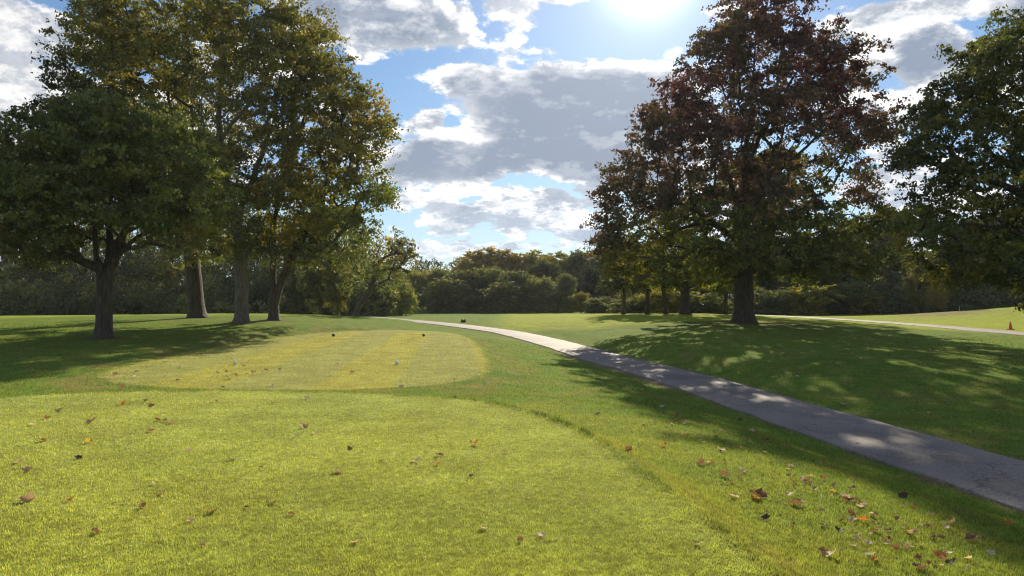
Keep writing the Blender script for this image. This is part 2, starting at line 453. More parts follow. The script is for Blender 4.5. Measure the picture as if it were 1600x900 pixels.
# ------------------------------------------------------------------ grass blades (uncountable: one object)
def build_grass(n=900000):
    ang = np.radians(rng.uniform(-41, 41, n))
    inv = rng.uniform(1 / 40., 1 / 2.9, n)
    d = 1 / inv / np.cos(ang)
    X = d * np.sin(ang); Y = d * np.cos(ang)
    z, d1, d2, dp, dp2, sd = gsample(X, Y)
    keep = dp > PW + .0 + rng.uniform(-.03, .04, n)
    keep &= ~((sd > 0) & (Y > 21) & (Y < 34) & (dp < PW + .35) & (rng.random(n) < .8))
    X, Y, z, d1, d2, dp, dp2, sd, d = [v[keep] for v in (X, Y, z, d1, d2, dp, dp2, sd, d)]
    n = len(X)
    c = albedo(X, Y, d1, d2, dp, dp2, sd)
    ew = (fbm(X * 4, Y * 4, 3) - .5) * .3
    tee = np.maximum(sstep(-.12, .10, d1 + ew), sstep(-.2, .2, d2 + ew))
    clump = fbm(X * 9, Y * 9, 3)
    h = (.022 * (1 - tee) + .012 * tee) * (.55 + .9 * clump) * rng.uniform(.6, 1.3, n) + .0007 * d
    fringe = np.exp(-((d1 + .07) / .06) ** 2)
    h += .010 * fringe * sstep(.3, .6, fbm(X * 2.2, Y * 2.2, 2))
    # dark longer tufts on the far lip of the tee
    tuft = fringe * sstep(-1.3, -.9, X) * sstep(1.3, .9, X) * (Y > 8) * sstep(.35, .5, fbm(X * 5, Y * 5 + 3, 3))
    h += .035 * tuft
    w = .0020 + .00068 * d
    az = rng.uniform(0, 2 * PI, n); lean = rng.uniform(.05, .75, n) * h
    hx = np.cos(az); hy = np.sin(az)
    la = rng.uniform(0, 2 * PI, n)
    base = np.stack([X, Y, z - .004], -1)
    side = np.stack([hx, hy, 0 * hx], -1) * (w / 2)[:, None]
    tip = base + np.stack([np.cos(la) * lean, np.sin(la) * lean, h + .004], -1)
    V = np.stack([base - side, base + side, tip], 1).reshape(-1, 3)
    jit = (rng.uniform(.6, 1.4, n) * (.45 + 1.2 * fbm(X * 22, Y * 22, 3)))[:, None]
    cc = c * jit * .95
    dryb = rng.random(n) < .05
    cc[dryb] = np.array([.32, .28, .12]) * rng.uniform(.7, 1.1, (dryb.sum(), 1))
    cc = cc * (1 - .75 * tuft[:, None]) + np.array([.03, .075, .012]) * (.75 * tuft)[:, None]
    f = np.arange(3 * n).reshape(-1, 3)
    o = mesh_obj('grass', V, f, M_blade, col=np.repeat(np.clip(cc, .004, .7), 3, 0))
    tag(o, 'short green and yellow grass blades covering the tee, its banks and the lawn', 'grass', kind='stuff')
build_grass()

# ------------------------------------------------------------------ trees
PAL = {
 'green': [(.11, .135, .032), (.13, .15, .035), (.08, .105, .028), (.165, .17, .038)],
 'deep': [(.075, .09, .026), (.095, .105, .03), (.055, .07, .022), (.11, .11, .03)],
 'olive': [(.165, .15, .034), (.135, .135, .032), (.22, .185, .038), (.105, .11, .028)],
 'yellow': [(.31, .26, .035), (.26, .235, .035), (.30, .27, .04), (.20, .20, .035)],
 'gold': [(.32, .21, .04), (.30, .21, .04), (.22, .19, .045), (.31, .23, .04)],
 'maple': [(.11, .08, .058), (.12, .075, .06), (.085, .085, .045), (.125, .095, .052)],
 'thicket': [(.22, .23, .085), (.18, .20, .07), (.25, .235, .09), (.15, .18, .06), (.30, .28, .10)],
 'grey': [(.16, .17, .07), (.12, .14, .06), (.19, .18, .075), (.11, .14, .05)],
 'bright': [(.20, .23, .045), (.17, .20, .04), (.24, .26, .05)],
 'dark': [(.03, .045, .02), (.045, .058, .024), (.028, .038, .019)],
}

def leaves(C, rad, per, size, colors, flat=.75, outward=None):
    """C (n,3) clump centres; twiggy sprays of small leaves"""
    n = len(C)
    nt = max(4, per // 14)                      # twigs per clump
    m = max(1, per // nt)
    dr = rng.normal(size=(n, nt, 3)); dr[..., 2] *= .7
    if outward is not None: dr += outward[:, None, :] * .7
    dr /= np.linalg.norm(dr, axis=-1, keepdims=True)
    ln = rad[:, None] * rng.uniform(.5, 1.25, (n, nt))
    t = rng.uniform(.15, 1.0, (n, nt, m)) ** .8
    P = C[:, None, None, :] + dr[:, :, None, :] * (ln[..., None] * t)[..., None]
    P[..., 2] -= (t ** 2) * ln[..., None] * .18
    P += rng.normal(size=P.shape) * (rad[:, None, None, None] * .11)
    P[..., 2] = C[:, None, None, 2] + (P[..., 2] - C[:, None, None, 2]) * flat
    P = P.reshape(-1, 3); k = len(P)
    u = rng.normal(size=(k, 3)); u[:, 2] -= .35; u /= np.linalg.norm(u, axis=1)[:, None]
    v = np.cross(u, rng.normal(size=(k, 3))); v /= np.linalg.norm(v, axis=1)[:, None] + 1e-9
    s = size * rng.uniform(.6, 1.3, k)[:, None]
    V = np.stack([P - u * s * .55, P + v * s * .36 - u * s * .08, P + u * s * .55, P - v * s * .36 - u * s * .08], 1).reshape(-1, 3)
    cc = np.repeat(colors, nt * m, 0) * rng.uniform(.75, 1.3, (k, 1))
    return V, np.repeat(cc, 4, 0)

def tube(pts, rad, sides, V, Fq, jag=0.0):
    """append a continuous tube"""
    pts = np.asarray(pts); n = len(pts)
    T = np.gradient(pts, axis=0); T /= np.linalg.norm(T, axis=1)[:, None] + 1e-9
    ref = np.array([.31, .95, .05])
    b = len(V)
    for i in range(n):
        s = np.cross(T[i], ref); s /= np.linalg.norm(s) + 1e-9
        q = np.cross(T[i], s)
        for k in range(sides):
            a = 2 * PI * k / sides
            r = rad[i] * (1 + jag * math.sin(a * 3 + 1.3) + jag * .6 * math.sin(a * 5 + i * .12))
            V.append(pts[i] + (s * math.cos(a) + q * math.sin(a)) * r)
    for i in range(n - 1):
        for k in range(sides):
            k2 = (k + 1) % sides
            Fq.append((b + i * sides + k, b + i * sides + k2, b + (i + 1) * sides + k2, b + (i + 1) * sides + k))

def skeleton(stems, targets, base_r, tip_r=.012, spacing=.7, up=.35):
    """stems: list of polylines from the ground (first is the main one, the others start on it); targets: clump centres"""
    nodes = []; parent = []; plen = []
    def add(p, pa):
        nodes.append(np.array(p, float)); parent.append(pa)
        plen.append(0 if pa < 0 else plen[pa] + np.linalg.norm(nodes[-1] - nodes[pa]))
        return len(nodes) - 1
    stem_ids = []
    for si, st in enumerate(stems):
        st = [np.array(p, float) for p in st]
        if si == 0: last = add(st[0], -1); pts = st[1:]
        else:
            dd = [np.linalg.norm(q - st[0]) for q in nodes]; last = int(np.argmin(dd)); pts = st[1:]
        ids = [last]
        for p in pts:
            a = nodes[last]; L = np.linalg.norm(p - a); k = max(1, int(L / .6))
            for j in range(1, k + 1):
                q = a + (p - a) * j / k
                if j < k: q = q + rng.normal(size=3) * .03
                last = add(q, last); ids.append(last)
        stem_ids.append(ids)
    ntrunk = len(nodes)
    fork = stems[0][1] if len(stems[0]) > 2 else stems[0][-1]
    minz = nodes[0][2] + (max(p[2] for p in nodes) - nodes[0][2]) * .22
    order = np.argsort(np.linalg.norm(targets - np.array(fork), axis=1) + rng.normal(size=len(targets)) * .5)
    for ti in order:
        t = targets[ti]
        Nn = np.array(nodes); D = np.linalg.norm(Nn - t, axis=1)
        horiz = np.linalg.norm(Nn[:, :2] - t[:2], axis=1)
        cost = D + .22 * np.array(plen) + up * np.maximum(0, Nn[:, 2] - t[2] + .45 * horiz)
        cost[(Nn[:, 2] < minz)] += 50
        b = int(np.argmin(cost)); a = nodes[b]; L = D[b]
        if L < .15: continue
        k = max(1, int(L / spacing))
        # leave along the parent's direction, arch gently
        pa = parent[b]
        d0 = (a - nodes[pa]) / (np.linalg.norm(a - nodes[pa]) + 1e-9) if pa >= 0 else np.array([0, 0, 1.])
        ctrlp = a + (t - a) * .45 + d0 * L * .12 + np.array([0, 0, .08 * L])
        last = b
        for j in range(1, k + 1):
            s = j / k
            q = a * (1 - s) ** 2 + ctrlp * 2 * s * (1 - s) + t * s * s
            if j < k: q = q + rng.normal(size=3) * .06 * min(L, 1.5)
            last = add(q, last)
    n = len(nodes); w = np.zeros(n)
    ch = np.zeros(n, int)
    for i in range(1, n): ch[parent[i]] += 1
    w[ch == 0] = 1
    for i in range(n - 1, 0, -1): w[parent[i]] += w[i]
    g = math.log(base_r / tip_r) / math.log(max(w[0], 2))
    r = tip_r * w ** g
    return np.array(nodes), parent, r, stem_ids

def wood_mesh(nodes, parent, r, stem_ids, base_r, flare=.45, sides=9):
    V = []; Fq = []
    in_stem = set()
    z0 = nodes[0][2]
    for si, ids in enumerate(stem_ids):
        pts = nodes[ids]; rr = r[ids].copy()
        if si == 0:
            d = pts[:, 2] - z0
            rr = np.minimum(np.maximum(rr, base_r * .5 * np.clip(1 - d / (d.max() + .1), 0, 1)), base_r * (1 - .03 * d))
            # fine rings near the root so that the flare is round
            ext = []; er = []
            for h in (-.25, 0, .08, .18, .32, .5):
                q = pts[0] + (pts[1] - pts[0]) * h / max(.1, np.linalg.norm(pts[1] - pts[0])); ext.append(q)
                er.append(base_r * (1 + flare * math.exp(-max(h, 0) * 4.5 / max(.5, base_r * 2))))
            tube(np.vstack([ext, pts[1:]]), np.concatenate([er, rr[1:]]), 14, V, Fq, .05)
        else:
            tube(pts, rr, 10, V, Fq, .04)
        in_stem.update(zip(ids[:-1], ids[1:]))
    # chains of branches
    kids = {}
    for i in range(1, len(nodes)): kids.setdefault(parent[i], []).append(i)
    stack = []
    stem_nodes = set(i for ids in stem_ids for i in ids)
    for s in stem_nodes:
        for c in kids.get(s, []):
            if (s, c) not in in_stem: stack.append((s, c))
    while stack:
        s, c = stack.pop()
        chain = [s, c]
        while True:
            ks = kids.get(chain[-1], [])
            if not ks: break
            ks = sorted(ks, key=lambda k: -r[k])
            for k in ks[1:]: stack.append((chain[-1], k))
            chain.append(ks[0])
        rr = r[chain].copy(); rr[0] = min(rr[0], rr[1] * 1.25)
        sd = 7 if rr[1] > .06 else (5 if rr[1] > .025 else 3)
        tube(nodes[chain], rr, sd, V, Fq)
    return V, Fq

def make_tree(name, label, cat, base, lobes, stems_px, base_r, leaf=.11, per=110, crad=.75, k=3.2, pal='green', axis=None, half=None,
              group=None, bark=None, depth=.8, extra=None, tip=.012, up=.35, gaps=0.0, colfun=None):
    """base: (px,py,depth); lobes: (px,py,radius px[,palette[,density]]) read off as real spheres at the tree's distance"""
    px, py, Y = base
    B = W(px, py, Y)
    B[2] = H1(B[0], B[1])
    root = empty(name, B)
    axx = axis if axis is not None else px
    if half is None: half = max(abs(l[0] - axx) + l[2] for l in lobes)
    C = []; cols = []; outw = []; rads = []
    for l in lobes:
        x, y, rp = l[:3]; pk = l[3] if len(l) > 3 and l[3] else pal; dens = l[4] if len(l) > 4 else 1
        t = min(1, abs(x - axx) / half)
        Hd = math.sqrt(max(0, 1 - t * t)) * (half / F * Y) * depth
        Rr = rp / F * Y
        copies = max(1, int(round(Hd * 1.4 / Rr)))
        for c in range(copies):
            dy = (rng.uniform(-1, 1) if copies > 1 else rng.uniform(-.4, .4)) * Hd
            if copies > 2: dy = (-1 + 2 * (c + rng.uniform(.2, .8)) / copies) * Hd
            cen = W(x, y, Y + dy)
            # keep height and side roughly the same in metres away from the axis plane
            c0 = W(x, y, Y); cen = c0 * .45 + cen * .55; cen[1] = Y + dy
            cen += rng.normal(size=3) * Rr * .12
            nn = max(3, int(k * Rr * Rr * dens / (crad * crad) * 2.3 / (1 + .12 * copies)))
            d = rng.normal(size=(nn, 3)); d /= np.linalg.norm(d, axis=1)[:, None]
            rr = Rr * rng.uniform(.12, 1, nn) ** (1 / 2.2)
            pts = cen + d * rr[:, None] * np.array([1, 1, .92])
            if gaps:
                g = np.array([math.sin(p[0] * 1.7 + p[2]) + math.sin(p[2] * 2.1 - p[1] * .8) + math.sin(p[1] * 1.3 + 2) for p in pts])
                pts = pts[g > -2.2 + gaps * 1.6]
                d = pts - cen
                d /= np.linalg.norm(d, axis=1)[:, None] + 1e-6
            keep_ = pts[:, 2] > B[2] + (3.1 if name == 'maple_tree' else 1.3 + .03 * (Y - 30))
            pts = pts[keep_]; d = d[keep_]
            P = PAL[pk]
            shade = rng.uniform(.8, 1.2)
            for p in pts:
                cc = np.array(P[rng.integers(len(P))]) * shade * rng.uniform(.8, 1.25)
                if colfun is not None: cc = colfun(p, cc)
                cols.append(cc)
            C.append(pts); outw.append(d)
            rads.append(np.full(len(pts), crad) * rng.uniform(.7, 1.3, len(pts)))
    C = np.vstack(C); outw = np.vstack(outw); rads = np.concatenate(rads); cols = np.array(cols)
    stems = []
    for st in stems_px:
        pts = [W(q[0], q[1], Y + (q[2] if len(q) > 2 else 0)) for q in st]
        if not stems: pts[0] = B.copy()
        stems.append(pts)
    nodes, parent, r, ids = skeleton(stems, C, base_r, tip, up=up)
    V, Fq = wood_mesh(nodes, parent, r, ids, base_r)
    if extra: extra(nodes, V, Fq, Y)
    V = np.array(V) - B
    mesh_obj('trunk', V, np.array(Fq), bark or M_bark, root, smooth=True)
    LV, LC = leaves(C, rads, per, leaf, cols, outward=outw)
    mesh_obj('crown', LV - B, np.arange(len(LV)).reshape(-1, 4), M_leaf, root, col=LC)
    tag(root, label, cat, group)
    print(name, 'clumps', len(C), 'leaves', len(LV) // 4)
    return root

#@@TREES
def hanging_twigs(nodes, V, Fq, Y):
    for (cx, cy, w, h, n) in ((135, 300, 60, 70, 26), (285, 310, 30, 70, 22), (60, 330, 40, 60, 12)):
        for _ in range(n):
            x = cx + rng.uniform(-w, w) * .6; y = cy + rng.uniform(-.4, .3) * h
            p = W(x, y, Y + rng.uniform(-3.2, -1.2)); pts = [p]
            d = np.array([rng.normal() * .25, rng.normal() * .2, rng.uniform(-.05, .15)])
            for j in range(6):
                d = d + np.array([rng.normal() * .05, rng.normal() * .05, -.07]); p = p + d; pts.append(p)
            tube(pts, np.linspace(.016, .005, 7), 3, V, Fq)

# near left shade tree with several stems
make_tree('shade_tree', 'low spreading green tree nearest on the left, its short trunk splitting into crooked limbs', 'tree', (160, 525, 30),
    [(40, 300, 75), (20, 250, 60), (100, 230, 68), (165, 215, 62), (230, 235, 66), (290, 255, 55), (325, 290, 45, 'bright', .5), (345, 325, 32, 'green'), (300, 330, 48),
     (240, 290, 65), (170, 290, 70), (100, 310, 70), (30, 370, 55, 'olive', .7), (90, 375, 42, 'deep', .7), (-40, 300, 90), (-60, 380, 70), (305, 378, 32, 'olive', .7), (265, 350, 36, None, .7),
     (150, 205, 52, 'green'), (210, 195, 42)],
    [[(160, 525), (162, 480), (163, 445), (150, 400), (147, 340), (130, 270), (110, 220, .5)],
     [(163, 445), (180, 400), (195, 360), (215, 320, -1), (235, 260, -1.5)],
     [(165, 440), (172, 385, .8), (168, 330, 1.5), (180, 270, 2)],
     [(180, 400), (200, 388, -.8), (235, 380, -1.6), (275, 390, -2), (310, 400, -2.4)],
     [(185, 395), (215, 370), (250, 355, .5), (290, 330, 1)]],
    .32, leaf=.125, per=110, crad=.62, k=2.0, pal='green', half=230, bark=M_bark, extra=hanging_twigs, depth=.8)

# three tall trees behind it
make_tree('tall_tree', 'tall broad tree on the far left with a thick buttressed trunk and dark olive crown', 'tree', (308, 499, 46),
    [(150, 55, 52), (118, 125, 30, 'dark', .8), (170, 110, 58), (140, 160, 45, 'dark'), (205, 40, 58, 'olive'), (180, 8, 40), (270, 50, 62, 'olive'), (240, 120, 65), (230, -20, 50, 'yellow', .6),
     (100, 180, 30, 'dark', .7), (160, 205, 55), (230, 200, 60), (95, 205, 40, 'dark'), (290, 130, 55), (300, 220, 60, 'deep'), (200, 280, 60, 'deep'), (280, 300, 60, 'deep'), (120, 260, 60, 'deep'), (300, 380, 45, 'green', .7)],
    [[(308, 499), (304, 455), (300, 400), (292, 330), (280, 240), (262, 140), (250, 40)],
     [(300, 400), (280, 340, 1), (240, 270, 1), (200, 190, 1), (165, 110, 1)],
     [(285, 260), (300, 200, -1), (300, 120, -1.5)]],
    .50, leaf=.17, per=100, crad=.95, k=2.0, pal='olive', axis=240, half=190, gaps=.3)
make_tree('tall_tree', 'tallest tree of the left stand, its pale straight trunk between two darker trunks', 'tree', (377, 503, 42),
    [(330, 35, 55, 'yellow', .8), (300, 10, 45), (385, 50, 60, 'olive'), (350, -20, 50), (430, 45, 46, 'olive'), (460, 20, 34), (400, 120, 60), (450, 100, 50, 'olive'), (320, 110, 50, None, .7),
     (480, 60, 38, 'olive'), (380, 200, 60, 'olive', .8), (440, 190, 50), (330, 230, 40, 'deep', .5), (300, 290, 45, 'deep', .8), (370, 290, 55, 'deep'), (420, 270, 50), (350, 360, 45, 'green', .8), (395, 390, 36, 'deep', .7)],
    [[(377, 503), (378, 450), (376, 400), (366, 330), (345, 240), (342, 170), (350, 90), (362, 20)],
     [(345, 240), (320, 200, 0), (300, 150, .5), (285, 90, .5)],
     [(345, 230), (375, 180, -.5), (410, 130, -1), (440, 70, -1)],
     [(368, 340), (395, 280, 1), (420, 210, 1)]],
    .38, leaf=.16, per=100, crad=.88, k=2.1, pal='olive', axis=385, half=140, bark=M_bark_pale, gaps=.3)
make_tree('tall_tree', 'tall tree at the right end of the left stand, forked trunk, yellow low bough', 'tree', (428, 497, 45),
    [(500, 75, 40), (520, 110, 35), (480, 130, 45), (545, 150, 38, 'olive'), (575, 165, 34, 'gold', .7), (590, 190, 24), (540, 200, 50, 'olive'), (490, 200, 50), (585, 225, 26),
     (540, 260, 50), (480, 270, 50, 'olive'), (580, 280, 30, 'green', .7), (597, 305, 15, 'green', .8), (535, 320, 48, 'green'), (575, 330, 26, 'green', .8), (445, 330, 50, 'yellow'), (490, 330, 32, 'yellow'),
     (505, 350, 16, 'yellow'), (420, 370, 40, 'olive'), (540, 375, 34, 'green', .7), (500, 390, 34, 'deep', .8), (450, 300, 38, 'yellow'), (460, 385, 30, 'green', .6)],
    [[(428, 497), (427, 455), (427, 410), (427, 360), (440, 280), (470, 200), (490, 120)],
     [(430, 470), (442, 435), (456, 405), (468, 380), (500, 310, .5), (530, 240, 1), (555, 190, 1)],
     [(463, 390), (490, 395, -1), (520, 380, -1.5), (550, 340, -2)],
     [(500, 310, .5), (530, 285, 1), (570, 250, 1.5)]],
    .31, leaf=.165, per=100, crad=.88, k=2.2, pal='olive', axis=510, half=115, gaps=.3)

# leaning tree by the end of the path
make_tree('leaning_tree', 'small leaning tree with bare curved limbs where the path disappears', 'tree', (553, 494, 70),
    [(590, 372, 26, 'yellow', .6), (620, 375, 20, 'olive', .5), (568, 385, 22, 'olive', .6), (600, 395, 24, 'yellow', .5), (632, 385, 14, 'olive', .6), (560, 410, 20, 'green', .6), (625, 410, 16, 'olive', .4), (585, 425, 22, 'bright', .4),
     (640, 400, 10, 'olive', .4), (600, 440, 22, 'green', .5), (550, 440, 26, 'green', .7)],
    [[(553, 494), (563, 475), (575, 460), (583, 440), (584, 415), (592, 390), (600, 370)],
     [(583, 440), (592, 425), (605, 420), (625, 419), (640, 424)],
     [(584, 418), (600, 402), (620, 395), (632, 398)],
     [(578, 455), (592, 444), (606, 436), (618, 440)]],
    .27, leaf=.20, per=50, crad=.9, k=1.3, pal='olive', axis=595, half=60, tip=.03)

# great maple on the right
def maple_flare_col(p, c):
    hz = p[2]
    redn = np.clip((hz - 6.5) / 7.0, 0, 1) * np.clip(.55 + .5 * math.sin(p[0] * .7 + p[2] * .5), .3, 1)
    rc = np.array([.13, .044, .068]) * rng.uniform(.7, 1.3)  # purple lens flare put into the upper leaf colour, over some autumn red
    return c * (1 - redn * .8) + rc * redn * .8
make_tree('maple_tree', 'great rounded maple on the right lawn, purple lens flare painted into reddish upper leaves', 'tree', (1163, 502.5, 46.5),
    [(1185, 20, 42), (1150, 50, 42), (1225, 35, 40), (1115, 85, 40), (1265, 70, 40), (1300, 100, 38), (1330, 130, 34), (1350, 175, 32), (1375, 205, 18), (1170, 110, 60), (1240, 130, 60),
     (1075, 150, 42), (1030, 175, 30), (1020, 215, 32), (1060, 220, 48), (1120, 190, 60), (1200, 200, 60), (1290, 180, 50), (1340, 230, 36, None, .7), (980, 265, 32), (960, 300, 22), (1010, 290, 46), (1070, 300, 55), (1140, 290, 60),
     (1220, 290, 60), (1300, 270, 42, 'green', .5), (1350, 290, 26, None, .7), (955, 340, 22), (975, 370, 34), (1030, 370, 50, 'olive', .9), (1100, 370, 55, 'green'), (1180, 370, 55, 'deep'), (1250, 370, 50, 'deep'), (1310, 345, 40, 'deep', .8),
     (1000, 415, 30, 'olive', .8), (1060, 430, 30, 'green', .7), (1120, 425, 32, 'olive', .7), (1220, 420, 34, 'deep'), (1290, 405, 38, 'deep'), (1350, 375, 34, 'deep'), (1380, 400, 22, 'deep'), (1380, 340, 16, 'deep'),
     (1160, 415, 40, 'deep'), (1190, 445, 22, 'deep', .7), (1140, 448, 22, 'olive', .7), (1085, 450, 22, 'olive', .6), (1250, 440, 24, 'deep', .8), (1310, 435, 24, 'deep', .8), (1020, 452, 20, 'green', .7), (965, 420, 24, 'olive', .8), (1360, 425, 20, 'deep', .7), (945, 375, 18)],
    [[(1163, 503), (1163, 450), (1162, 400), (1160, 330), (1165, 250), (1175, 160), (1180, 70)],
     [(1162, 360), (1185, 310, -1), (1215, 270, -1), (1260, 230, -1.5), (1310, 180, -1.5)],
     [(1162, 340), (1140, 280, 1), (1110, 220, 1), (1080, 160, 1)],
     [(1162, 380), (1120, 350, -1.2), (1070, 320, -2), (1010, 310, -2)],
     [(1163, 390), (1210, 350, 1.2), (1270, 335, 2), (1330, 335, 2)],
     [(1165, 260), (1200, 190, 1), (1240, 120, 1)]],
    0.64, leaf=.18, per=105, crad=.90, k=1.7, pal='maple', half=235, depth=.72, up=.2, gaps=.2, colfun=maple_flare_col)

# tree cut off by the right edge
make_tree('oak_tree', 'dark green tree with ragged boughs cut off by the right edge of the view', 'tree', (1690, 560, 27),
    [(1610, 30, 46), (1585, 85, 40), (1530, 75, 22, 'deep', .8), (1525, 110, 34), (1500, 130, 22), (1590, 150, 55), (1530, 180, 48, 'olive'), (1480, 200, 34, 'olive'), (1450, 175, 15, 'deep', .8), (1440, 215, 24), (1500, 250, 48), (1440, 250, 24, 'deep', .8),
     (1570, 250, 60), (1640, 120, 80), (1650, 250, 80), (1450, 300, 34), (1420, 245, 12, 'deep', .7), (1520, 320, 55, 'olive'), (1590, 340, 60), (1470, 350, 34, 'green'), (1440, 340, 20, 'bright', .6), (1650, 350, 80), (1720, 50, 90), (1740, 180, 90), (1740, 300, 90),
     (1520, 385, 30, 'green', .7), (1580, 400, 32, 'bright', .6), (1470, 395, 24, 'deep', .8), (1550, 415, 26, 'deep'), (1610, 420, 34, 'deep'), (1500, 425, 16, 'olive', .7), (1640, 440, 40, 'deep'), (1430, 370, 18, 'olive', .7), (1650, -20, 60)],
    [[(1690, 560), (1690, 480), (1688, 400), (1680, 280), (1670, 150), (1665, 20)],
     [(1685, 370), (1630, 320), (1570, 290), (1500, 270), (1450, 255)],
     [(1680, 280), (1620, 220), (1560, 180), (1500, 150)],
     [(1686, 400), (1640, 380, -1), (1580, 360, -1), (1520, 350, -1)],
     [(1670, 180), (1620, 130, .5), (1580, 80, .5)]],
    .5, leaf=.12, per=100, crad=.58, k=1.45, pal='deep', axis=1660, half=250, depth=.6, up=.1, gaps=.1)

# ---- middle-distance and far trees: a few grown prototypes, copied
def proto(kind, Hm, Wm, pal, leaf, per, crad, nl, r, trunk_frac=.25, shape='round', gaps=.0, k=1.5, bark=None):
    """a tree of height Hm and width Wm at the origin; returns (trunk mesh, crown mesh)"""
    C = []; cols = []; out = []
    for i in range(nl):
        a = rng.uniform(0, 2 * PI); t = rng.uniform(0, 1)
        z = Hm * (trunk_frac + (1 - trunk_frac) * t)
        if shape == 'round': env = math.sqrt(max(.05, 1 - (2 * t - .85) ** 2 * .85))
        elif shape == 'bush':
            env = rng.uniform(.55, 1.25); z = z * (.35 + .65 * abs(math.sin(a * 1.5 + .6)))
        elif shape == 'pine': env = .25 + .75 * (1 - abs(t - .6) / .6) if t > .0 else .2
        elif shape == 'dome': env = math.sqrt(max(.02, 1 - t ** 2.0)) * (.75 + .25 * math.sin(a * 2 + 1) + rng.uniform(-.12, .12))
        elif shape == 'cone': env = 1.0 - .85 * t
        else: env = .5 + .5 * math.sin(PI * min(1, t * 1.05))
        Rl = Wm * (.23 if shape != 'pine' else .15) * rng.uniform(.8, 1.3)
        rad = max(0, Wm / 2 * env - Rl * .8) * math.sqrt(rng.uniform(.15, 1))
        cen = np.array([math.cos(a) * rad, math.sin(a) * rad, min(z, Hm - Rl * .7)])
        nn = max(4, int(k * Rl * Rl / (crad * crad) * 2))
        d = rng.normal(size=(nn, 3)); d /= np.linalg.norm(d, axis=1)[:, None]
        pts = cen + d * (Rl * rng.uniform(.1, 1, nn) ** .45)[:, None] * np.array([1, 1, .75])
        sh = rng.uniform(.72, 1.28); P = PAL[pal]
        for p in pts: cols.append(np.array(P[rng.integers(len(P))]) * sh * rng.uniform(.8, 1.2))
        C.append(pts); out.append(d)
    C = np.vstack(C); out = np.vstack(out); cols = np.array(cols)
    m = C[:, 2] > .2; C = C[m]; out = out[m]; cols = cols[m]
    stems = [[np.zeros(3), np.array([rng.normal() * .15, rng.normal() * .15, Hm * trunk_frac]), np.array([rng.normal() * .5, rng.normal() * .5, Hm * .55]), np.array([rng.normal() * .5, 0, Hm * .85])]]
    if shape == 'bush' or kind == 'multi':
        for q in range(2):
            a = rng.uniform(0, 2 * PI); stems.append([np.array([0, 0, .3]), np.array([math.cos(a) * Wm * .12, math.sin(a) * Wm * .12, Hm * .35]), np.array([math.cos(a) * Wm * .25, math.sin(a) * Wm * .25, Hm * .7])])
    sub = C if len(C) < 260 else C[rng.choice(len(C), 260, replace=False)]
    nodes, parent, rr, ids = skeleton(stems, sub, r, .02, spacing=1.1, up=.2)
    V, Fq = wood_mesh(nodes, parent, rr, ids, r, flare=.3)
    tr = mesh_obj('trunk', np.array(V), np.array(Fq), bark or M_bark, None, smooth=True)
    LV, LC = leaves(C, np.full(len(C), crad) * rng.uniform(.7, 1.3, len(C)), per, leaf, cols, outward=out, flat=(1.5 if shape == 'dome' else .8))
    cr = mesh_obj('crown', LV, np.arange(len(LV)).reshape(-1, 4), M_leaf, None, col=LC)
    return tr, cr, Hm, Wm

PR = {}
def get_proto(key):
    if key in PR: return PR[key]
    spec = {
     'green_a': ('t', 12, 10, 'green', .30, 70, 1.15, 34, .28),
     'deep_a': ('t', 13, 10, 'deep', .30, 70, 1.15, 36, .3),
     'olive_a': ('t', 13, 10, 'olive', .30, 70, 1.15, 34, .3),
     'gold_a': ('multi', 14, 10, 'gold', .30, 60, 1.1, 32, .28),
     'yellow_a': ('multi', 13, 9, 'yellow', .30, 60, 1.1, 30, .28),
     'grey_a': ('multi', 10, 9, 'grey', .26, 70, 1.1, 44, .2),
     'grey_b': ('multi', 11, 9, 'thicket', .26, 62, 1.0, 40, .2),
     'grey_c': ('multi', 10, 10, 'thicket', .26, 62, 1.0, 44, .2),
     'bright_a': ('t', 8, 8, 'bright', .24, 70, 1.0, 30, .2),
     'pine_a': ('t', 14, 6, 'dark', .28, 70, .8, 16, .18),
     'dark_a': ('t', 12, 9, 'dark', .30, 70, 1.1, 34, .28),
     'shrub_a': ('multi', 4, 6, 'grey', .18, 70, .65, 34, .08),
     'shrub_b': ('multi', 4, 6, 'green', .18, 70, .65, 34, .08),
     'shrub_y': ('multi', 4, 5, 'yellow', .18, 70, .65, 30, .08),
    }[key]
    kw = dict(trunk_frac=.22)
    if key.startswith('shrub'): kw = dict(trunk_frac=.04, shape='bush')
    if key.startswith('grey') or key == 'bright_b': kw = dict(trunk_frac=.02, shape='dome')
    if key.startswith('pine'): kw = dict(trunk_frac=.5, shape='pine')
    PR[key] = [proto(*spec, **kw), False]
    return PR[key]

def place(key, name, label, cat, px, top, width, Y, group=None, rz=None, basepy=None):
    """stand a copy with its top at image height top and its crown width px wide, at distance Y on the ground"""
    (tr, cr, Hm, Wm), used = get_proto(key)
    p = W(px, 490, Y); z = H1(p[0], Y) - .05
    hgt = W(px, top, Y)[2] - z; wid = 1.12 * width / F * Y
    root = empty(name, (p[0], Y, z), rng.uniform(0, 2 * PI) if rz is None else rz)
    root.scale = (wid / Wm, wid / Wm, hgt / Hm)
    if used: a = tr.copy(); b = cr.copy(); COL.objects.link(a); COL.objects.link(b)
    else: a, b = tr, cr; PR[key][1] = True
    a.parent = root; b.parent = root
    tag(root, label, cat, group)
    return root

